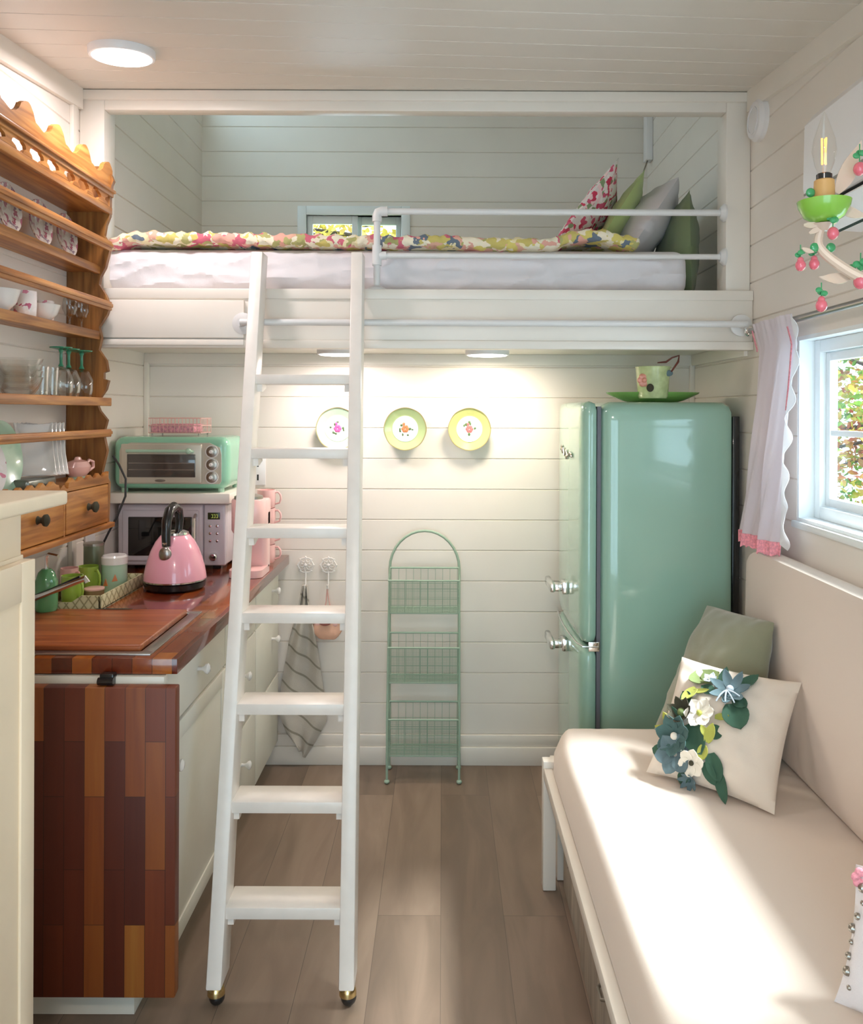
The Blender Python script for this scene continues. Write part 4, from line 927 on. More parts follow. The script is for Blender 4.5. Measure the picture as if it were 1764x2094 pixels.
# scalloped end boards: profile in (x, z)
def end_profile():
    p = [(XL + .001, 1.085), (RF - .004, 1.085)]
    z = 1.10
    segs = [(1.225, 0), (1.262, -.022), (1.33, -.006), (1.385, -.018), (1.43, -.006), (1.46, -.03), (1.475, -.036), (1.495, -.034),
            (1.53, -.010), (1.56, -.002), (1.565, -.018), (1.585, -.018), (1.59, -.004), (1.625, -.010), (1.66, -.034), (1.70, -.026), (1.735, -.034),
            (1.775, -.008), (1.805, .002), (1.84, -.012), (1.875, -.034), (1.90, -.030), (1.93, -.014), (1.97, -.004), (2.0, .002), (2.035, -.018), (2.07, -.012), (2.10, 0), (2.16, .001), (2.20, .006), (2.215, .012), (2.235, .004), (2.25, -.012), (2.262, -.03), (2.262, -.05)]
    prev = None
    for z, d in segs:
        if prev:
            for k in (.5,): p.append((RF + prev[1] + (d - prev[1]) * k, prev[0] + (z - prev[0]) * k))
        p.append((RF + d, z)); prev = (z, d)
    p.append((XL + .001, 2.24))
    return p
for yy in (RY0, RY1 - .018):
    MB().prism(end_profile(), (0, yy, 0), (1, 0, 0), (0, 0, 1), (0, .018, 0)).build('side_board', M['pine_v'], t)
ya, yb = RY0 + .018, RY1 - .018
for z, xf in ((2.112, RF), (1.915, RF - .034), (1.700, RF - .034), (1.484, RF), (1.226, RF - .010)):
    MB().box(XL + .001, xf, ya, yb if xf < RF else RY1, z, z + .017, .002).build('shelf', M['pine'], t)
for z, hh in ((1.985, .033), (1.790, .030), (1.375, .025)):
    m = MB().box(RF - .012, RF + .002, RY0, RY1 + .002, z, z + hh, .003); m.box(RF, RF + .006, RY0, RY1 + .002, z + hh * .35, z + hh * .75, .002)
    m.build('guard_rail', M['pine'], t)
for z in (1.908, 1.693): MB().box(RF - .046, RF - .030, RY0 + .018, RY1 - .010, z, z + .028, .003).build('shelf_lip', M['pine'], t)
MB().box(RF - .014, RF + .002, RY0, RY1 + .002, 1.476, 1.503, .003).build('shelf_lip', M['pine'], t)
MB().box(RF - .014, RF + .002, RY0, RY1 + .002, 2.105, 2.130, .003).build('shelf_lip', M['pine'], t)
m = MB().box(RF - .014, RF + .006, RY0, RY1 + .004, 2.162, 2.190, .004).box(RF - .014, RF + .012, RY0, RY1 + .006, 2.176, 2.186, .002)
m.build('moulding', M['pine'], t)
# crest: a row of peaks
poly = [(RY0, 2.185)]; n = 170
for i in range(n + 1):
    yy = RY0 + (RY1 - RY0) * i / n; f = ((RY1 - .03 - yy) / .178) % 1.0      # 0 at a peak
    T = ((0, 0), (.08, -.003), (.2, -.014), (.28, -.035), (.38, -.046), (.5, -.052), (.75, -.042), (.88, -.012), (.95, -.002), (1, 0))
    for (a_, b_), (c_, d_) in zip(T, T[1:]):
        if f <= c_: s_ = (f - a_) / (c_ - a_); s_ = s_ * s_ * (3 - 2 * s_); z = 2.272 + b_ + (d_ - b_) * s_; break
    poly.append((yy, z))
poly.append((RY1, 2.185))
MB().prism(poly, (RF - .012, 0, 0), (0, 1, 0), (0, 0, 1), (.014, 0, 0)).build('crest', M['pine'], t)
# fretwork: flat turned shapes between shelf lip and moulding
k = 0; yy = RY1 - .075
while yy > RY0 + .05:
    w = .026 if k % 3 else .042
    pl = [(-w, 0), (w, 0), (w * .8, .008), (w * .35, .014), (w * .45, .022), (w * .9, .028), (w, .034), (-w, .034), (-w * .9, .028), (-w * .45, .022), (-w * .35, .014), (-w * .8, .008)]
    MB().prism(pl, (RF - .008, yy, 2.129), (0, 1, 0), (0, 0, 1), (.010, 0, 0)).build('fret', M['pine'], t)
    yy -= .098; k += 1
# drawers
MB().box(XL + .001, RF + .012, RY0 - .004, RY1 + .008, 1.078, 1.094, .003).build('bottom_board', M['pine'], t)
sc = [(RY0 + .018, 1.224)]; i = 0; yy = RY0 + .018
while yy < RY1 - .018:
    f = ((yy - RY0) / .062) % 1; sc.append((yy, 1.262 - .014 * abs(math.sin(PI * f)) - (.016 if 2.40 < yy < 2.46 else 0))); yy += .006
sc.append((RY1 - .018, 1.262)); sc.append((RY1 - .018, 1.224))
MB().prism(sc, (RF - .012, 0, 0), (0, 1, 0), (0, 0, 1), (.012, 0, 0)).build('scalloped_strip', M['pine'], t)
for a, b in ((2.445, 2.757), (2.115, 2.435), (1.785, 2.105)):
    d = MB().box(XL + .02, RF, a + .004, b - .002, 1.097, 1.221, .003).build('drawer', M['pine'], t)
    MB().lathe([(0, 0), (.012, 0), (.008, .006), (.008, .012), (.016, .018), (.017, .025), (.010, .030), (0, .031)], (RF, (a + b) / 2 - (.0), 1.163), 18, axis='X').build('knob', M['felt_brown'], d)
for yy in (2.105, 2.436): MB().box(XL + .01, RF - .002, yy, yy + .009, 1.094, 1.226).build('divider', M['pine'], t)

# crockery in the rack
def plate_mesh(r, x, y, z, lean, mat, th=.004, sq=False):
    """plate standing on edge at (x, y, z), leaning back on the wall by angle lean"""
    q = Matrix.Rotation(PI / 2 - lean, 3, 'Y')
    c = Vector((x, y, z)) + Vector((-math.sin(lean) * r, 0, math.cos(lean) * r))
    seg = 40; rings = []
    for rr_, h in ((1e-4, 0), (r * .6, 0), (r, .014), (r, .014 + th), (r * .62, th + .002), (1e-4, th)):
        ring = []
        for k in range(seg):
            a = 2 * PI * k / seg; f = rr_
            if sq: f = rr_ * min(1 / max(abs(math.cos(a)), abs(math.sin(a)), 1e-6), 1.28)
            ring.append(c + q @ Vector((f * math.cos(a), f * math.sin(a), h)))
        rings.append(ring)
    return MB().rings(rings)
place = ['nearest the camera', 'second from the camera', 'third from the camera', 'farthest, by the end board']
for i, yy in enumerate((2.06, 2.24, 2.42, 2.59)):
    solo('dinner_plate', plate_mesh(.066, -1.165, yy, 1.934, .12, M['floral_plate']), M['floral_plate'], 'rose-patterned plate on the second rack shelf from the top, ' + place[i], 'plate', 'floral plates on the upper rack shelf')
solo('serving_plate', plate_mesh(.040, -1.165, 2.20, 2.130, .2, None, .003), M['white_ceramic'], 'white plate behind the fretwork on the top rack shelf', 'plate')
def bowl(name, label, y, z, r, h, mat, x=-1.172, group=None, base=.4):
    m = MB().lathe([(0, 0), (r * base, 0), (r * base, .004), (r * .8, h * .45), (r, h), (r * .96, h), (r * .75, h * .48), (r * base * .8, .008), (0, .008)], (x, y, z), 32)
    return solo(name, m, mat, label, 'bowl', group)
Z3, Z4, Z5 = 1.7175, 1.5015, 1.2435
bowl('bowl', 'white china bowl at the near end of the middle rack shelf', 2.22, Z3, .052, .062, M['white_ceramic'])
bowl('bowl', 'wide white bowl beside the two wine glasses in the rack', 2.46, Z3, .050, .052, M['white_ceramic'])
mug('teacup', 'rose-print cup between the white bowls in the rack', -1.165, 2.345, Z3, .030, .075, M['floral_cup'], 1.9)['category'] = 'cup'
mug('teacup', 'rose-print cup behind the wide white bowl in the rack', -1.195, 2.53, Z3, .024, .072, M['floral_cup'], 1.9)['category'] = 'cup'
def wineglass(x, y, z, label, s=1.0, inv=False, mat=M['glass'], stem=None, group=None):
    t = thing('wine_glass', label, 'glass', (x, y, z), group)
    pr = [(0, .045), (.018, .052), (.028, .075), (.027, .100), (.022, .118), (.0205, .118), (.0255, .098), (.0265, .076), (.016, .055), (0, .049)]
    st = [(0, 0), (.026, 0), (.025, .003), (.006, .007), (.0035, .014), (.0035, .038), (.007, .046), (0, .047)]
    f = (lambda p: [(r * s, z_ * s) for r, z_ in p]) if not inv else (lambda p: [(r * s, (.118 - z_) * s) for r, z_ in p])
    MB().lathe(f(pr), (x, y, z), 28).build('glass_bowl', mat, t)
    MB().lathe(f(st), (x, y, z), 24).build('stem', stem or mat, t)
    return t
wineglass(-1.165, 2.625, Z3, 'stemmed glass upright in the rack, left of two', .80, group='upright wine glasses in the rack')
wineglass(-1.160, 2.70, Z3, 'stemmed glass upright in the rack, nearer the end board', .80, group='upright wine glasses in the rack')
for i, (yy, lb) in enumerate(((2.545, 'left of three'), (2.615, 'middle of three'), (2.69, 'right of three, by the end board'))):
    g = wineglass(-1.155 - .008 * (i % 2), yy, Z4, 'upside-down wine glass with green stem, ' + lb, 1.28, True, M['glass'], M['green_glass'], 'green-stemmed wine glasses upside down in the rack')
glow = plain('thick_glass', (.50, .50, .47), .05, coat=.5, Transmission_Weight=.85, Alpha=.75)
for i, lb in enumerate(('bottom', 'second from the bottom', 'second from the top', 'top')):
    m = MB().lathe([(0, 0), (.036, 0), (.05, .018), (.062, .050), (.0595, .050), (.047, .020), (.033, .004), (0, .004)], (-1.165, 2.31, Z4 + .017 * i), 32)
    solo('glass_bowl', m, M['glass'], 'clear glass bowl, ' + lb + ' of the stack in the rack', 'bowl', 'clear glass bowls stacked in the rack')
for i, (yy, lb) in enumerate(((2.415, 'next to the stacked bowls'), (2.475, 'next to the green-stemmed glasses'))):
    m = MB().lathe([(0, 0), (.024, 0), (.029, .085), (.0275, .085), (.0225, .006), (0, .006)], (-1.16, yy, Z4), 28)
    solo('tumbler', m, M['glass'], 'clear glass tumbler in the rack ' + lb, 'glass', 'tumblers in the rack')
solo('dinner_plate', plate_mesh(.095, -1.168, 2.235, Z5, .14, None), M['mint_ceramic'], 'mint green plate standing in the lower rack shelf', 'plate')
solo('dinner_plate', plate_mesh(.070, -1.135, 2.10, Z5 + .002, .10, None), M['floral_cup'], 'white plate with rose rim at the near end of the lower rack shelf', 'plate')
solo('baking_dish', MB().box(-1.20, -1.118, 2.27, 2.44, Z5, Z5 + .028, .008, 3), plain('grey_metal', (.25, .27, .25), .3, .7), 'grey metal dish lying under the square plates in the rack', 'dish')
for i, lb in enumerate(('rearmost', 'second from the back', 'third from the back', 'frontmost, largest in view')):
    # square plates stacked on edge, turned towards the room
    c = Vector((-1.165 + .004 * i, 2.40 + .016 * i, Z5 + .1)); a = -.95; lean = .42
    e1 = Vector((math.cos(a + PI / 2), math.sin(a + PI / 2), 0)) ; nn = Vector((math.cos(a), math.sin(a), 0))
    e2 = Vector((0, 0, 1)) * math.cos(lean) - nn * math.sin(lean); e3 = e1.cross(e2)
    def fn(u, v, c=c, e1=e1, e2=e2, e3=e3):
        x, y = (u - .5) * 2, (v - .5) * 2; rim = max(abs(x), abs(y)); d = .012 * max(0, rim - .55) / .45 + .006 * (1 if rim > .9 else 0) * abs(x * y)
        k = 1 - .05 * (1 - min(x * x, y * y))
        return c + e1 * x * .052 * k + e2 * y * .082 * k + e3 * d + Vector((0, 0, .0))
    m = MB().sheet(fn, 14, 14, .0035)
    solo('square_plate', m, M['white_ceramic'], 'white square plate in the lower rack shelf, ' + lb, 'plate', 'white square plates leaning in the rack')
t = thing('creamer', 'dusty pink lidded ceramic creamer on the scalloped drawer strip', 'creamer', (-1.14, 2.64, Z5))
MB().lathe([(0, 0), (.030, 0), (.044, .014), (.048, .030), (.036, .046), (.014, .052), (.010, .060), (0, .062)], (-1.14, 2.63, Z5 + .012), 32, sx=.7, sy=1.25).build('body', M['rose_pink'], t)
MB().tube([(-1.138, 2.682, Z5 + .044), (-1.136, 2.705, Z5 + .058), (-1.133, 2.728, Z5 + .052), (-1.133, 2.730, Z5 + .034), (-1.136, 2.706, Z5 + .026), (-1.138, 2.68, Z5 + .028)], .005, 8).build('handle', M['rose_pink'], t)
MB().lathe([(.01, 0), (.034, 0), (.036, .008), (.03, .012), (.01, .012)], (-1.14, 2.63, Z5), 28, sx=.7, sy=1.25).build('saucer', M['mint_ceramic'], t)

# ------------------------------------------------------------------ foreground cabinet at the left edge
t = thing('side_cabinet', 'cream painted cabinet with white top in the left foreground', 'cabinet', (-.95, 1.25, 0))
MB().box(XL + .02, -.668, 1.02, 1.502, 1.293, 1.318, .005, 3).build('cabinet_top', M['cream'], t)
MB().box(XL + .02, -.745, 1.04, 1.490, 1.20, 1.293, .003).box(XL + .02, -.742, 1.04, 1.492, 0.02, 1.205, .002).build('carcass', M['cream'], t)
m = MB().box(-.743, -.726, 1.05, 1.492, .06, 1.198, .003)
m.box(-.727, -.721, 1.445, 1.492, .06, 1.198, .002).box(-.727, -.721, 1.05, 1.10, .06, 1.198, .002).box(-.727, -.721, 1.10, 1.445, 1.13, 1.198, .002).box(-.727, -.721, 1.10, 1.445, .06, .14, .002)
m.build('door', M['cream'], t)

# ------------------------------------------------------------------ loft ladder
L0y, L1y = 2.03, 2.03 + .367 * 1.985
def ly(z): return 2.03 + .367 * z
def lx(z, s): # centre x of the rails: the ladder stands slightly twisted
    return (-.552 - .030 * z) if s < 0 else (-.228 - .028 * z)
t = thing('loft_ladder', 'white wooden loft ladder with seven treads hooked on the pipe', 'ladder', (-.40, 2.05, 0))
rw = .019
for s in (-1, 1):
    m = MB(); ztop = 1.985
    rings = []
    for z in (.048, ztop):
        x = lx(z, s); y = ly(z)
        dz = .0 if z < 1 else .0
        rings.append([Vector((x - rw, y, z)), Vector((x + rw, y, z)), Vector((x + rw, y + .085, z + (.0 if z > 1 else 0))), Vector((x - rw, y + .085, z))])
    m.rings(rings); bmesh.ops.bevel(m.bm, geom=m.bm.edges[:], offset=.004, segments=2, profile=.5, affect='EDGES')
    r = m.build('rail', M['gloss_white'], t)
    cx, cy = lx(0, s), ly(0) + .042
    c = MB().lathe([(0, .050), (.012, .050), (.018, .044), (.021, .034), (.0215, .026), (.019, .026), (0, .040)], (cx, cy, 0), 20).build('caster', M['brass'], t)
    MB().ball((cx + .002, cy, .0195), .0195, 1, 1, 1, 16).build('caster_ball', M['black'], c)
for k in range(7):
    z = .215 + .2267 * k; xl, xr = lx(z, -1) + rw - .002, lx(z, 1) - rw + .002; y = ly(z) - .004
    MB().box(xl, xr, y + .004, y + .104, z - .030, z, .003).build('tread', M['gloss_white'], t)
    for xx in (xl, xr - .018):
        MB().prism([(0, 0), (.062, 0), (.062, -.012), (.016, -.024), (0, -.024)], (xx, y + .022, z - .029), (0, 1, 0), (0, 0, 1), (.018, 0, 0)).build('tread_cleat', M['gloss_white'], t)
m = MB()
for s in (-1, 1):
    x = lx(1.75, s); m.tube([(x, 2.752, 1.70), (x, 2.765, 1.79), (x, 2.782, 1.795), (x, 2.79, 1.77)], .005, 6)
m.build('pipe_hook', M['pipe'], t)
t = thing('ladder_pipe', 'long white horizontal pipe mounted on the loft beam', 'pipe rail', (.17, 2.77, 1.754))
pz = 1.754
MB().tube([(-.668, 2.768, pz), (1.0, 2.768, pz)], .011, 14).build('pipe', M['pipe'], t)
for xx in (-.668, .995):
    m = MB().tube([(xx, 2.768, pz), (xx, 2.812, pz)], .013, 12)
    m.lathe([(0, -.0), (.036, -.0), (.036, -.008), (.018, -.014), (0, -.014)], (xx, 2.814, pz), 24, axis='Y').build('flange', M['pipe'], t)
# guard rail of pipe on the loft edge
t = thing('guard_rail', 'white pipe guard rail along the loft bed', 'railing', (.36, 2.861, 1.872))
gy = 2.861; zt_, zl_ = 2.142, 1.992; gx = -.226
pts = [(gx, gy - .0, 1.872), (gx, gy, zt_ - .02)]
MB().tube(pts, .0115, 14).build('post', M['pipe'], t)
MB().tube([(gx + .02, gy, zt_), (.956, gy, zt_)], .011, 14).build('top_rail', M['pipe'], t)
MB().tube([(gx, gy, zl_), (.956, gy, zl_)], .0095, 14).build('lower_rail', M['pipe'], t)
MB().tube([(gx, gy, zt_ - .035), (gx, gy, zt_ - .014), (gx + .004, gy, zt_ - .004), (gx + .014, gy, zt_), (gx + .036, gy, zt_)], .0165, 14).build('elbow', M['pipe'], t)
m = MB().tube([(gx, gy, zl_ - .034), (gx, gy, zl_ + .034)], .0165, 14); m.tube([(gx, gy, zl_), (gx + .032, gy, zl_)], .0145, 12).build('tee_fitting', M['pipe'], t)
MB().lathe([(0, 0), (.034, 0), (.034, .006), (.017, .016), (0, .016)], (gx, gy - .0, 1.872), 24).build('flange', M['pipe'], t)
for zz in (zt_, zl_): MB().lathe([(0, 0), (.030, 0), (.030, -.006), (.017, -.018), (0, -.018)], (.957, gy, zz), 24, axis='X').build('flange', M['pipe'], t)

# ------------------------------------------------------------------ loft bed
def ridge(p): return (1 - abs(noise.noise(p))) ** 5
def mfn(w):
    k = max(0, (2.96 - w.y) / .055)
    if k > 0:
        k = min(k, 1); zz = (w.z - 1.868) / .16
        w.y -= k * .014 * math.sin(PI * max(0, min(1, zz)))
        w.y -= k * .020 * ridge(Vector((w.x * 2.6 + zz * .9, zz * 1.1 - w.x * 1.2, 1)))
        w.y -= k * .014 * ridge(Vector((w.x * 5.5 - zz * 1.6, zz * 2.0 + w.x * 2.2, 7)))
        w.y += .004 + k * .006 * noise.noise(Vector((w.x * 21, zz * 5 + w.x * 8, 3)))
        w.z += k * .004 * noise.noise(Vector((w.x * 9, 2, 3))) * (zz < .3)
    if w.x < -1.05: w.x = max(w.x, XL + .02)
    return w
m = MB().soft(-1.205, .852, 2.920, 4.25, 1.868, 2.028, .045, .0085, fn=lambda w: mfn(w))
solo('mattress', m, M['sheet'], 'mattress in a wrinkled white sheet on the sleeping loft', 'mattress')
def qfn(w):
    e = max(0, min(1, (2.97 - w.y) / .06))
    w.y += .014 * noise.noise(Vector((w.x * 5, 0, 0)))
    lump = .006 * noise.noise(Vector((w.x * 9, w.y * 5, 2))) + e * .007 * ridge(Vector((w.x * 16 + w.z * 60, 4, 0))) + e * .003 * math.sin(w.x * 130 + 4 * noise.noise(Vector((w.x * 8, 0, 0))))
    left = max(0, (-.25 - w.x)) * .016
    hump = .026 * math.exp(-((w.x - .50) / .10) ** 2)
    end = -.05 * max(0, (-1.08 - w.x) / .12)
    w.z += lump + left + hump + end - .008 * (w.x > .0) * min(1, w.x / .2) * (w.x < .4)
    return w
m = MB().soft(-1.215, .68, 2.888, 4.2, 2.026, 2.066, .019, .010, fn=lambda w: qfn(w))
solo('quilt', m, M['quilt'], 'bright floral quilt spread over the loft bed', 'quilt')
def pillow(name, bl, br, tr, tl, th, mat, label, cat='pillow', group=None, pinch=.06, n=26, build_thing=False, wr=.006, sag=0.0, rd=0.0):
    bl, br, tr, tl = map(Vector, (bl, br, tr, tl)); nr = (br - bl).cross(tl - bl).normalized(); ctr = (bl + br + tr + tl) / 4
    def fn(side):
        def f(u, v):
            x, y = 2 * u - 1, 2 * v - 1
            x2, y2 = x * (1 - pinch * (1 - y * y) - rd * y ** 4), y * (1 - pinch * (1 - x * x) - rd * x ** 4)
            uu, vv = (x2 + 1) / 2, (y2 + 1) / 2
            p = bl * (1 - uu) * (1 - vv) + br * uu * (1 - vv) + tr * uu * vv + tl * (1 - uu) * vv
            h = ((1 - abs(x) ** 2.2) * (1 - abs(y) ** 2.2)) ** .62 * th / 2
            h *= 1 + .12 * noise.noise(p * 9)
            q = p + nr * side * h + nr * wr * side * noise.noise(p * 25) * min(1, h * 60)
            q.z -= sag * (1 - x * x) * (v > .5) * (v - .5)
            return q
        return f
    mb = MB()
    g = {}
    for side in (1, -1):
        f = fn(side)
        for j in range(n + 1):
            for i in range(n + 1):
                if side == -1 and (i in (0, n) or j in (0, n)): g[(side, i, j)] = g[(1, i, j)]
                else: g[(side, i, j)] = mb.bm.verts.new(f(i / n, j / n))
        for j in range(n):
            for i in range(n):
                q = [g[(side, i, j)], g[(side, i + 1, j)], g[(side, i + 1, j + 1)], g[(side, i, j + 1)]]
                if side < 0: q.reverse()
                mb.bm.faces.new(q)
    if build_thing:
        t = thing(name, label, cat, ctr, group); mb.build('pillow_body', mat, t, ang=80); return t, fn(1), nr
    o = solo(name, mb, mat, label, cat, group, ang=80)
    return o
# pillows on the loft (corners: near-low, far-low, far-high, near-high)
pillow('throw_pillow', (.385, 3.02, 2.05), (.51, 3.42, 2.04), (.70, 3.44, 2.28), (.63, 3.03, 2.38), .10, M['floral_red'], 'red and white floral throw pillow on the loft bed', pinch=.05)
pillow('throw_pillow', (.54, 3.06, 2.045), (.66, 3.46, 2.04), (.80, 3.48, 2.34), (.735, 3.07, 2.35), .09, M['pillow_lime'], 'lime green throw pillow leaning behind the floral pillow', pinch=.05)
pillow('bed_pillow', (.66, 3.02, 2.03), (.70, 3.60, 2.04), (.90, 3.62, 2.30), (.865, 3.05, 2.335), .17, M['pillow_grey'], 'pale white-grey bed pillow leaning on the loft wall', pinch=.0, rd=.07)
pillow('bed_pillow', (.885, 2.99, 1.872), (.90, 3.5, 1.872), (.935, 3.5, 2.24), (.878, 3.0, 2.262), .14, M['pillow_olive'], 'olive green pillow standing on edge beside the mattress end', pinch=.03, rd=.02)
t = thing('curtain_bracket', 'white narrow wall bracket with thin cord high on the loft wall', 'bracket', (1.02, 3.9, 2.7))
MB().box(XR - .035, XR - .001, 4.18, 4.24, 2.72, 3.08, .003).build('bracket_plate', M['white_plastic'], t)
MB().tube([(XR - .02, 4.20, 2.73), (XR - .06, 4.18, 2.62), (XR - .10, 4.15, 2.5), (XR - .12, 4.12, 2.35)], .004, 6).build('cord', M['nickel'], t)

# ------------------------------------------------------------------ daybed
t = thing('daybed', 'white daybed frame with whitewashed drawers under the cream seat', 'daybed', (.68, 1.7, 0))
m = MB(); fx0, fx1, fy0, fy1 = .312, 1.036, .75, 2.64
m.box(fx0, fx0 + .026, fy0, fy1 - .04, .342, .376, .003).box(fx0 + .02, fx1, fy0, fy1, .30, .372, .003)
m.build('bed_frame', M['trim'], t)
for x0, y0 in ((.311, 2.565), (.362, 2.622), (.96, 2.60), (.311, .76), (.96, .76)):
    MB().box(x0, x0 + .040, y0, y0 + .040, 0.001, .395 if x0 < .35 else .34, .003).build('leg', M['trim'], t)
MB().box(.34, .353, 2.565, 2.64, .32, .385, .002).build('corner_block', M['trim'], t)
for i, (a, b, dx) in enumerate(((2.205, 2.555, .0), (1.50, 2.195, -.008), (.80, 1.49, .0))):
    d = MB().box(.372 + dx, .98, a, b, .018, .302, .003).build('drawer', M['whitewash'], t)
    MB().tube([(.372 + dx, (a + b) / 2 - .03, .19), (.358 + dx, (a + b) / 2 - .02, .185), (.358 + dx, (a + b) / 2 + .02, .185), (.372 + dx, (a + b) / 2 + .03, .19)], .004, 8).build('pull', M['nickel'], d)
def sfn(w):
    # the side leans in towards the top, the surface has a soft fold
    k = (w.z - .376) / .1
    if w.x < .45: w.x += .045 * max(0, min(1, k)) * (.45 - w.x) / .13
    if w.z > .46: w.z += -.003 * math.exp(-((w.x - .50 - .02 * (2.3 - w.y)) / .012) ** 2) + .003 * noise.noise(Vector((w.x * 6, w.y * 2, 0)))
    if w.y > 2.5: w.x += .02 * max(0, (w.y - 2.5) / .14) * (w.x < .45)
    return w
m = MB().soft(.322, 1.032, .80, 2.645, .376, .476, .03, .02, fn=lambda w: sfn(w))
solo('seat_cushion', m, M['seat'], 'long cream waffle-covered seat cushion of the daybed', 'cushion')
def bfn(w):
    e = max(0, (w.y - 2.54) / .12)
    w.z -= .045 * e ** 3 * max(0, (w.z - .85) / .2)
    w.x -= .005 * math.sin(PI * min(1, max(0, (w.z - .48) / .55))) * (w.x < .99)
    return w
m = MB().soft(.952, 1.032, .80, 2.66, .476, 1.045, .032, .03, fn=bfn)
solo('back_cushion', m, M['cushion'], 'tall cream back cushion standing against the right wall', 'cushion')
pillow('throw_pillow', (.650, 2.60, .478), (.87, 2.32, .50), (.940, 2.37, .875), (.850, 2.70, .850), .165, M['pillow_sage'], 'sage green velvet throw pillow on the daybed', pinch=.035, rd=.03, wr=.010)
tp, pf, pn = pillow('throw_pillow', (.558, 2.292, .482), (.812, 2.05, .482), (.948, 2.215, .752), (.698, 2.445, .752), .135, M['pillow_cream'], 'cream square pillow with felt flowers on the daybed', pinch=.065, wr=.008, n=40, build_thing=True)
# felt flowers: (u, v) on the pillow front
BLp, BRp, TLp = Vector((1320, 1585)), Vector((1580, 1670)), Vector((1415, 1345))
def uv(px, py):
    a, b = BRp - BLp, TLp - BLp; d = Vector((px, py)) - BLp; det = a.x * b.y - a.y * b.x
    return (d.x * b.y - d.y * b.x) / det, (a.x * d.y - a.y * d.x) / det
side = 1 if pn.dot(Vector((-.4, -.9, .3))) > 0 else -1
def onp(px, py, h=0.0):
    u, v = uv(px, py); e = .01
    p = pf(u, v); q = (pf(u + e, v) - pf(u - e, v)).cross(pf(u, v + e) - pf(u, v - e)).normalized()
    if q.dot(pn) < 0: q = -q
    e1 = (pf(u + e, v) - pf(u - e, v)).normalized(); e2 = q.cross(e1).normalized()
    return p + q * h, e1, e2, q
def petal(mb, px, py, r, ang, ln, wd, h=.004, lift=.3, r0=.1):
    c, e1, e2, q = onp(px, py, h); d = e1 * math.cos(ang) + e2 * math.sin(ang); s_ = q.cross(d)
    def f(u, v):
        w = wd * math.sin(PI * min(1, .12 + .88 * v)) ** .7 * (u - .5)
        return c + d * (r0 * ln + ln * v) + s_ * w + q * (lift * ln * v * v + .25 * abs(w))
    mb.sheet(f, 4, 7, .002)
def flower(name, px, py, rad, np, mat, cmat=None, lift=.25, wd=.8, h=.005, cr=.2):
    m = MB()
    for k in range(np): petal(m, px, py, 0, 2 * PI * k / np + .3, rad, rad * wd, h, lift)
    o = m.build(name, mat, tp, ang=60)
    if cmat:
        c, e1, e2, q = onp(px, py, h + rad * .1); MB().ball(c, rad * cr, seg=10).build('flower_centre', cmat, o)
    return o
U = .00148                                       # metres per survey pixel at the pillow
flower('felt_flower', 1404, 1534, 34 * U, 7, M['felt_teal'], M['felt_white'], .35, .85, .010)
flower('felt_flower', 1398, 1570, 34 * U, 6, M['felt_blue'], None, .2, .9, .004)
flower('felt_flower', 1466, 1497, 26 * U, 6, M['felt_white'], M['felt_lime'], .2, .95, .010)
flower('felt_flower', 1436, 1587, 23 * U, 6, M['felt_white'], M['felt_brown'], .2, .95, .010)
flower('felt_flower', 1538, 1450, 34 * U, 7, M['felt_blue'], M['felt_ribbon'], .4, .5, .008)
flower('felt_flower', 1494, 1424, 12 * U, 5, M['felt_ribbon'], M['felt_white'], .4, .9, .014, .4)
flower('felt_flower', 1423, 1489, 23 * U, 7, M['felt_brown'], M['felt_olive'], .7, .8, .008, .35)
flower('felt_flower', 1418, 1612, 16 * U, 7, M['felt_blue'], M['felt_teal'], .8, .6, .006)
for px, py, a, ln, wd in ((1478, 1425, 2.5, 40, 44), (1474, 1420, .9, 34, 40)):
    m = MB(); petal(m, px, py, 0, a, ln * U, wd * U, .004, .1, 0); m.build('felt_leaf', M['felt_olive'], tp)
for px, py, a, ln, wd in ((1462, 1440, -2.0, 34, 26), (1450, 1444, .1, 40, 10), (1476, 1556, 1.4, 34, 18), (1470, 1560, -1.5, 26, 20), (1478, 1545, 2.4, 20, 12), (1390, 1510, 2.2, 30, 16), (1385, 1520, 2.9, 34, 14), (1390, 1540, -2.3, 40, 14), (1500, 1505, .2, 28, 12)):
    m = MB(); petal(m, px, py, 0, a, ln * U, wd * U, .008, .2, 0); m.build('felt_leaf', M['felt_lime'], tp)
for px, py, a, ln, wd in ((1438, 1512, -.9, 62, 44), (1540, 1480, -1.0, 52, 46), (1478, 1540, .6, 30, 26), (1478, 1575, -1.0, 48, 28), (1462, 1590, -.9, 40, 22), (1485, 1600, -1.1, 58, 20), (1440, 1470, 2.4, 30, 26), (1545, 1470, -.4, 30, 24)):
    m = MB(); petal(m, px, py, 0, a, ln * U, wd * U, .003, .08, 0); m.build('felt_leaf', M['felt_green'], tp)
for px, py, a, ln, wd in ((1372, 1560, 3.0, 28, 24), (1410, 1520, 2.0, 40, 24), (1515, 1440, 1.6, 42, 20), (1555, 1440, .9, 42, 22), (1500, 1450, 3.0, 26, 22), (1412, 1600, -2.0, 24, 20)):
    m = MB(); petal(m, px, py, 0, a, ln * U, wd * U, .003, .15, 0); m.build('felt_leaf', M['felt_green'], tp)
m = MB(); rnd = random.Random(3)
for k in range(4):
    a = -1.9 + k * .55; c, e1, e2, q = onp(1530, 1455, .016)
    pts = [c + (e1 * math.cos(a) + e2 * math.sin(a)) * r_ * U + q * .006 * math.sin(r_ / 9) for r_ in (0, 8, 16, 24, 30)]
    m.tube(pts, .002, 5)
m.build('ribbon', M['felt_ribbon'], tp)
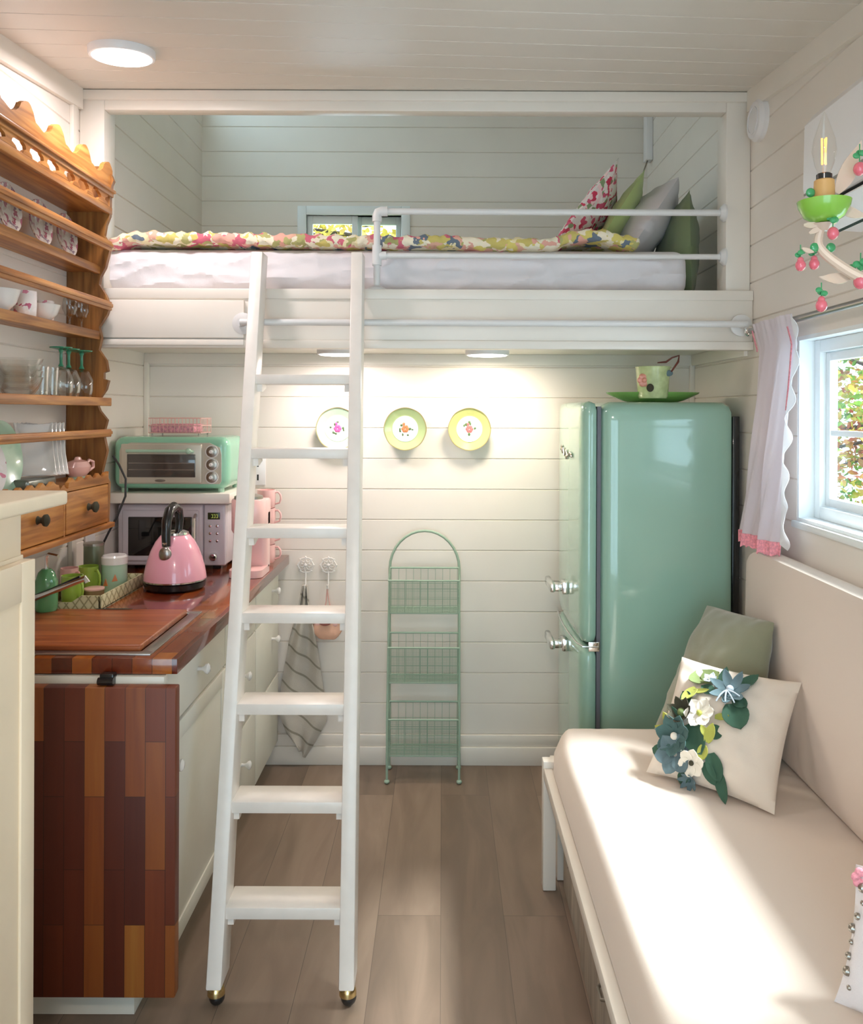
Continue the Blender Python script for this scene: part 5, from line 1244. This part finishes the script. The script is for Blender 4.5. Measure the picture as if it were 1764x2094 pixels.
# embroidered cushion in the near right corner
tpc, pf2, pn2 = pillow('embroidered_cushion', (.655, 1.40, .482), (.93, 1.12, .482), (.93, 1.20, .75), (.70, 1.42, .70), .12, M['sheet'], 'white cushion with pink flower trim at the near daybed end', 'pillow', build_thing=True)
m = MB()
for k in range(9):
    u = .02 + .035 * math.sin(k * .9); v = .96 - k * .10; p = pf2(max(.01, u), v); m.ball(p, .006 + .002 * math.sin(k * 2.1), seg=8)
m.build('bead_trim', M['nickel'], tpc)
m = MB(); c = pf2(.03, .93)
for k in range(6): m.ball(c + Vector((.010 * math.cos(k), -.004, .010 * math.sin(k))), .008, 1, .6, 1, 8)
m.build('embroidered_flower', M['pink_trim'], tpc)

# ------------------------------------------------------------------ curtain and rod
t = thing('curtain_rod', 'brushed metal curtain rod above the right window', 'curtain rod', (1.0, 2.1, 1.728))
MB().tube([(1.0, 2.74, 1.728), (1.0, 1.10, 1.728)], .0095, 12).build('rod', M['steel'], t)
MB().ball((1.0, 2.750, 1.728), .017, 1, 1, 1, 14).build('finial', M['chrome'], t)
MB().tube([(1.0, 2.70, 1.728), (1.038, 2.70, 1.728)], .006, 8).lathe([(0, 0), (.018, 0), (.018, -.006), (0, -.006)], (XR - .001, 2.70, 1.728), 16, axis='X').build('bracket', M['chrome'], t)
def cfn(u, v):
    ya = 2.655 + (2.735 - 2.655) * v; yb2 = 2.37 + (2.455 - 2.37) * v ** .8
    y = ya + (yb2 - ya) * u
    amp = .005 + .012 * v
    x = 1.002 - .036 * v + amp * math.sin(u * 14 + 1.5 * math.sin(v * 3)) + .006 * math.sin(u * 41 + v * 5) * v
    if v < .12: x += (.003 * math.sin(u * 60) - .026) * (1 - v / .12)
    z = 1.742 - .665 * v
    return (x, y, z)
t = thing('curtain', 'sheer white curtain panel with pink crochet hem at the right window', 'curtain', (.98, 2.55, 1.08))
MB().sheet(cfn, 70, 40, .0015).build('curtain_panel', M['curtain'], t, ang=80)
def hfn(u, v):
    p = Vector(cfn(u, 1.0)); return p + Vector((-.002 - .004 * math.sin(u * 90) * v, 0, .006 - .040 * v + .003 * math.sin(u * 120) * v))
MB().sheet(hfn, 120, 5, .003).build('hem_trim', M['pink_trim'], t)
def lfn(u, v):
    p = Vector(cfn(1.0, v * .999)); k = .012 + .028 * abs(math.sin(v * 15)) * (.4 + v)
    return p + Vector((-.004 + .010 * math.sin(v * 40) * u, -k * u, -.012 * u))
MB().sheet(lfn, 5, 70, .0012).build('ruffle_edge', M['lace'], t, ang=80)
def efn(u, v):
    p = Vector(cfn(0.0, .03 + v * .10)); return p + Vector((-.004, .008 * u, 0))
MB().sheet(efn, 2, 14, .002).build('side_trim', M['pink_trim'], t)
p0 = Vector(cfn(1.0, .35))
def e2fn(u, v):
    p = Vector(cfn(.93, .05 + v * .36)); return p + Vector((-.006, .007 * (u - .5), 0))
MB().sheet(e2fn, 2, 14, .002).build('side_trim', M['pink_trim'], t)

# ------------------------------------------------------------------ wall-mounted air conditioner, smoke detector
t = thing('air_conditioner', 'white wall-mounted air conditioner above the right window', 'air conditioner', (XR - .1, 1.6, 1.90))
prof = [(0, 1.93), (.0, 2.17), (-.10, 2.175), (-.165, 2.165), (-.185, 2.14), (-.188, 1.99), (-.175, 1.945), (-.12, 1.895), (-.05, 1.89)]
MB().prism(prof, (XR - .002, 1.44, 0), (1, 0, 0), (0, 0, 1), (0, .55, 0)).build('housing', M['white_plastic'], t, ang=25)
MB().obox((XR - .145, 1.715, 1.914), (0, .25, 0), (.030, 0, -.028), (.003, 0, .003)).build('outlet_slot', M['black'], t)
MB().obox((XR - .160, 1.715, 1.905), (0, .25, 0), (.026, 0, -.020), (.002, 0, .0026), .001).build('louver', M['white_plastic'], t)
MB().obox((XR - .1895, 1.715, 1.975), (0, .27, 0), (.0012, 0, 0), (0, 0, .0025)).build('panel_seam', M['nickel'], t)
t = thing('smoke_detector', 'round white smoke detector high on the right wall', 'smoke detector', (XR, 2.755, 2.42))
MB().lathe([(0, 0), (.068, 0), (.068, -.016), (.058, -.028), (0, -.032)], (XR, 2.755, 2.42), 40, axis='X').build('detector_body', M['white_plastic'], t)
MB().lathe([(.040, -.026), (.044, -.028), (.044, -.032), (.040, -.032)], (XR, 2.755, 2.42), 40, axis='X', closed=True).build('sounder_ring', M['white_plastic'], t)

# ------------------------------------------------------------------ chandelier
cc = Vector((.765, 1.15, 0)); cup = Vector((.563, 1.245, 1.743)); S = .77
t = thing('chandelier', 'cream chandelier with green cups and pink glass fruit drops', 'chandelier', (cc.x, cc.y, 1.62))
MB().tube([(cc.x, cc.y, zc(cc.y) - .002), (cc.x, cc.y, 1.93)], .005, 8).build('hanging_rod', M['arm_cream'], t)
MB().lathe([(0, 1.60), (.012, 1.605), (.022, 1.63), (.016, 1.66), (.030, 1.70), (.034, 1.73), (.014, 1.77), (.012, 1.85), (.026, 1.88), (.010, 1.92), (0, 1.935)], (cc.x, cc.y, 0), 24).build('column', M['arm_cream'], t)
MB().lathe([(0, 0), (.05, 0), (.045, -.02), (.01, -.03), (0, -.03)], (cc.x, cc.y, zc(cc.y) - .002), 24).build('canopy', M['arm_cream'], t)
def berry(c, s=1.0, par=None, pear=False):
    s *= S; c = Vector(c)
    f = MB().ball(c, .0098 * s, 1, 1, 1.15, 12)
    if pear: f.ball(c + Vector((0, 0, .010 * s)), .0062 * s, 1, 1, 1.1, 10)
    o = f.build('glass_fruit', M['berry'], par)
    l = MB()
    for k in range(3):
        a = k * 2.1 + c.z * 50; l.ball(c + Vector((.005 * s * math.cos(a), .005 * s * math.sin(a), (.021 + .003 * k) * s)), .0062 * s, 1, .45, .8, 8)
    l.tube([c + V(0, 0, .010 * s), c + V(0, 0, .040 * s)], .0009, 4)
    l.build('glass_leaf', M['berry_leaf'], o)
def leaf_spray(par, c, d, ln):
    c, d = Vector(c), Vector(d).normalized(); sd = d.cross(Vector((0, -1, .2))).normalized()
    MB().sheet(lambda u, v: c + d * ln * v + sd * (u - .5) * ln * .34 * math.sin(PI * min(1, .1 + .9 * v)) + Vector((0, 0, .2 * ln * v * v)), 4, 8, .002).build('arm_leaf', M['arm_cream'], par)
def chand_arm(cupp):
    d = (Vector((cupp.x, cupp.y, 0)) - Vector((cc.x, cc.y, 0))); L = d.length; d.normalize(); z0 = cupp.z
    P_ = lambda r, z: Vector((cc.x, cc.y, 0)) + d * r + Vector((0, 0, z))
    pts = [P_(.01, z0 - .09), P_(L * .25, z0 - .104), P_(L * .5, z0 - .104), P_(L * .75, z0 - .088), P_(L * .93, z0 - .060), P_(L * 1.03, z0 - .034), P_(L * 1.02, z0 - .010)]
    out = []
    for i in range(len(pts) - 1):
        a = pts[max(i - 1, 0)]; b = pts[i]; c = pts[i + 1]; e = pts[min(i + 2, len(pts) - 1)]
        for k in range(5):
            s_ = k / 5; out.append(.5 * ((2 * b) + (c - a) * s_ + (2 * a - 5 * b + 4 * c - e) * s_ ** 2 + (3 * b - a - 3 * c + e) * s_ ** 3))
    out.append(pts[-1])
    sc = lambda pr: [(r * S, h * S) for r, h in pr]
    A = MB().tube(out, [.0055 + .003 * (1 - abs(2 * i / len(out) - 1)) for i in range(len(out))], 10).lathe(sc([(0, -.016), (.008, -.016), (.016, -.006), (.022, -.003), (0, 0)]), cupp, 20).build('arm', M['arm_cream'], t)
    MB().lathe(sc([(0, 0), (.018, 0), (.036, .010), (.047, .030), (.049, .041), (.046, .041), (.034, .014), (0, .008)]), cupp, 36).build('bobeche', M['cup_green'], A)
    MB().lathe(sc([(0, .008), (.0205, .008), (.0185, .080), (.016, .082), (0, .082)]), cupp, 24).build('candle_sleeve', M['candle'], A)
    MB().lathe(sc([(0, .080), (.0145, .080), (.0145, .092), (.012, .094), (0, .094)]), cupp, 20).build('bulb_base', M['black'], A)
    MB().lathe(sc([(.010, .092), (.0175, .112), (.0225, .138), (.0195, .160), (.010, .190), (.004, .206), (.0, .214)]), cupp, 28).build('bulb', M['bulb_glass'], A)
    for k in range(3):
        a = k * PI * 2 / 3 + .4; MB().tube([cupp + V(.0030 * math.cos(a), .0030 * math.sin(a), .112 * S), cupp + V(.0035 * math.cos(a + .5), .0035 * math.sin(a + .5), .162 * S)], .0013, 6).build('filament', M['filament'], A)
    return P_, L, z0, A
P_, L, z0, A = chand_arm(cup)
Q = lambda px, py, dy=0.0: P(px, py, cup.y + dy)
for px, py, sz, pear, dy in ((1635, 540, 1.0, True, 0), (1663, 537, 1.0, True, .01), (1701, 474, 1.1, False, -.02), (1678, 622, 1.1, True, -.01), (1758, 572, 1.35, False, -.02), (1755, 342, 1.2, False, .0)):
    berry(Q(px, py, dy), sz, t, pear)
for px, py, r in ((1655, 391, .007), (1664, 503, .007), (1697, 503, .007), (1703, 444, .0075), (1740, 545, .006)): MB().ball(Q(px, py), r, 1, .5, 1).build('glass_leaf', M['berry_leaf'], t)
leaf_spray(t, Q(1637, 505), (1, 0, -.55), .022); leaf_spray(t, Q(1652, 474), (1, 0, .35), .026)
leaf_spray(t, Q(1763, 438), (-1, 0, .18), .050); leaf_spray(t, Q(1740, 562), (-1, 0, -.25), .050)
leaf_spray(t, Q(1708, 392, .03), (.5, 0, .85), .075); leaf_spray(t, Q(1640, 458), (1, 0, -.1), .028)
for dx, dy in ((.13, .17), (.20, -.06), (-.02, -.22)): chand_arm(Vector((cc.x + dx * .95, cc.y + dy, 1.757)))

# ------------------------------------------------------------------ autumn trees outside
def tree(label, c, R, n, mat, size, seed, trunk_z=-1.0, holes=0.0):
    rnd = random.Random(seed); c = Vector(c)
    t = thing('autumn_tree', label, 'tree', (c.x, c.y, trunk_z))
    m = MB(); bm = m.bm
    for i in range(n):
        while True:
            p = Vector((rnd.uniform(-1, 1), rnd.uniform(-1, 1), rnd.uniform(-1, 1)))
            if p.length < 1 and noise.noise(p * 2.6 + Vector((seed, 0, 0))) > holes: break
        p = c + Vector((p.x * R[0], p.y * R[1], p.z * R[2])); q = Matrix.Rotation(rnd.random() * 6.28, 3, Vector((rnd.gauss(0, 1), rnd.gauss(0, 1), rnd.gauss(0, 1))).normalized())
        s = size * rnd.uniform(.6, 1.3)
        vs = [bm.verts.new(p + q @ (Vector(a) * s)) for a in ((-1, 0, 0), (-.3, -.5, .08), (.5, -.35, 0), (1, 0, -.1), (.5, .35, 0), (-.3, .5, .08))]
        bm.faces.new(vs)
    m.build('foliage', mat, t, smooth=False, keep=True)
    m = MB(); m.tube([(c.x, c.y, trunk_z), (c.x + .05, c.y, (trunk_z + c.z) / 2), (c.x, c.y, c.z)], [.07, .05, .03], 8)
    for k in range(10):
        a = rnd.random() * 6.28; e = Vector((math.cos(a) * R[0] * .9, math.sin(a) * R[1] * .9, rnd.uniform(-.8, .9) * R[2]))
        m.tube([c + Vector((0, 0, e.z * .3)), c + e * .5 + V(rnd.uniform(-.1, .1), 0, .05), c + e], [.018, .011, .004], 6)
    m.build('branches', M['bark'], t)
tree('autumn tree with red, yellow and green leaves outside the right window', (3.55, 6.6, 1.6), (1.7, 1.1, 1.8), 17000, M['leaves_mixed'], .036, 4, -1.0, -.12)
tree('yellow-leaved tree outside the loft window', (-.85, 8.3, 3.25), (1.4, .8, .9), 2600, M['leaves_yellow'], .05, 9, -1.0, .02)
g = MB().box(-12, 12, YB + .4, 20, -1.05, -1.0); solo('lawn', g, plain('grass', (.16, .22, .06), .95, vary=.3), 'grassy ground outside the windows', 'ground')
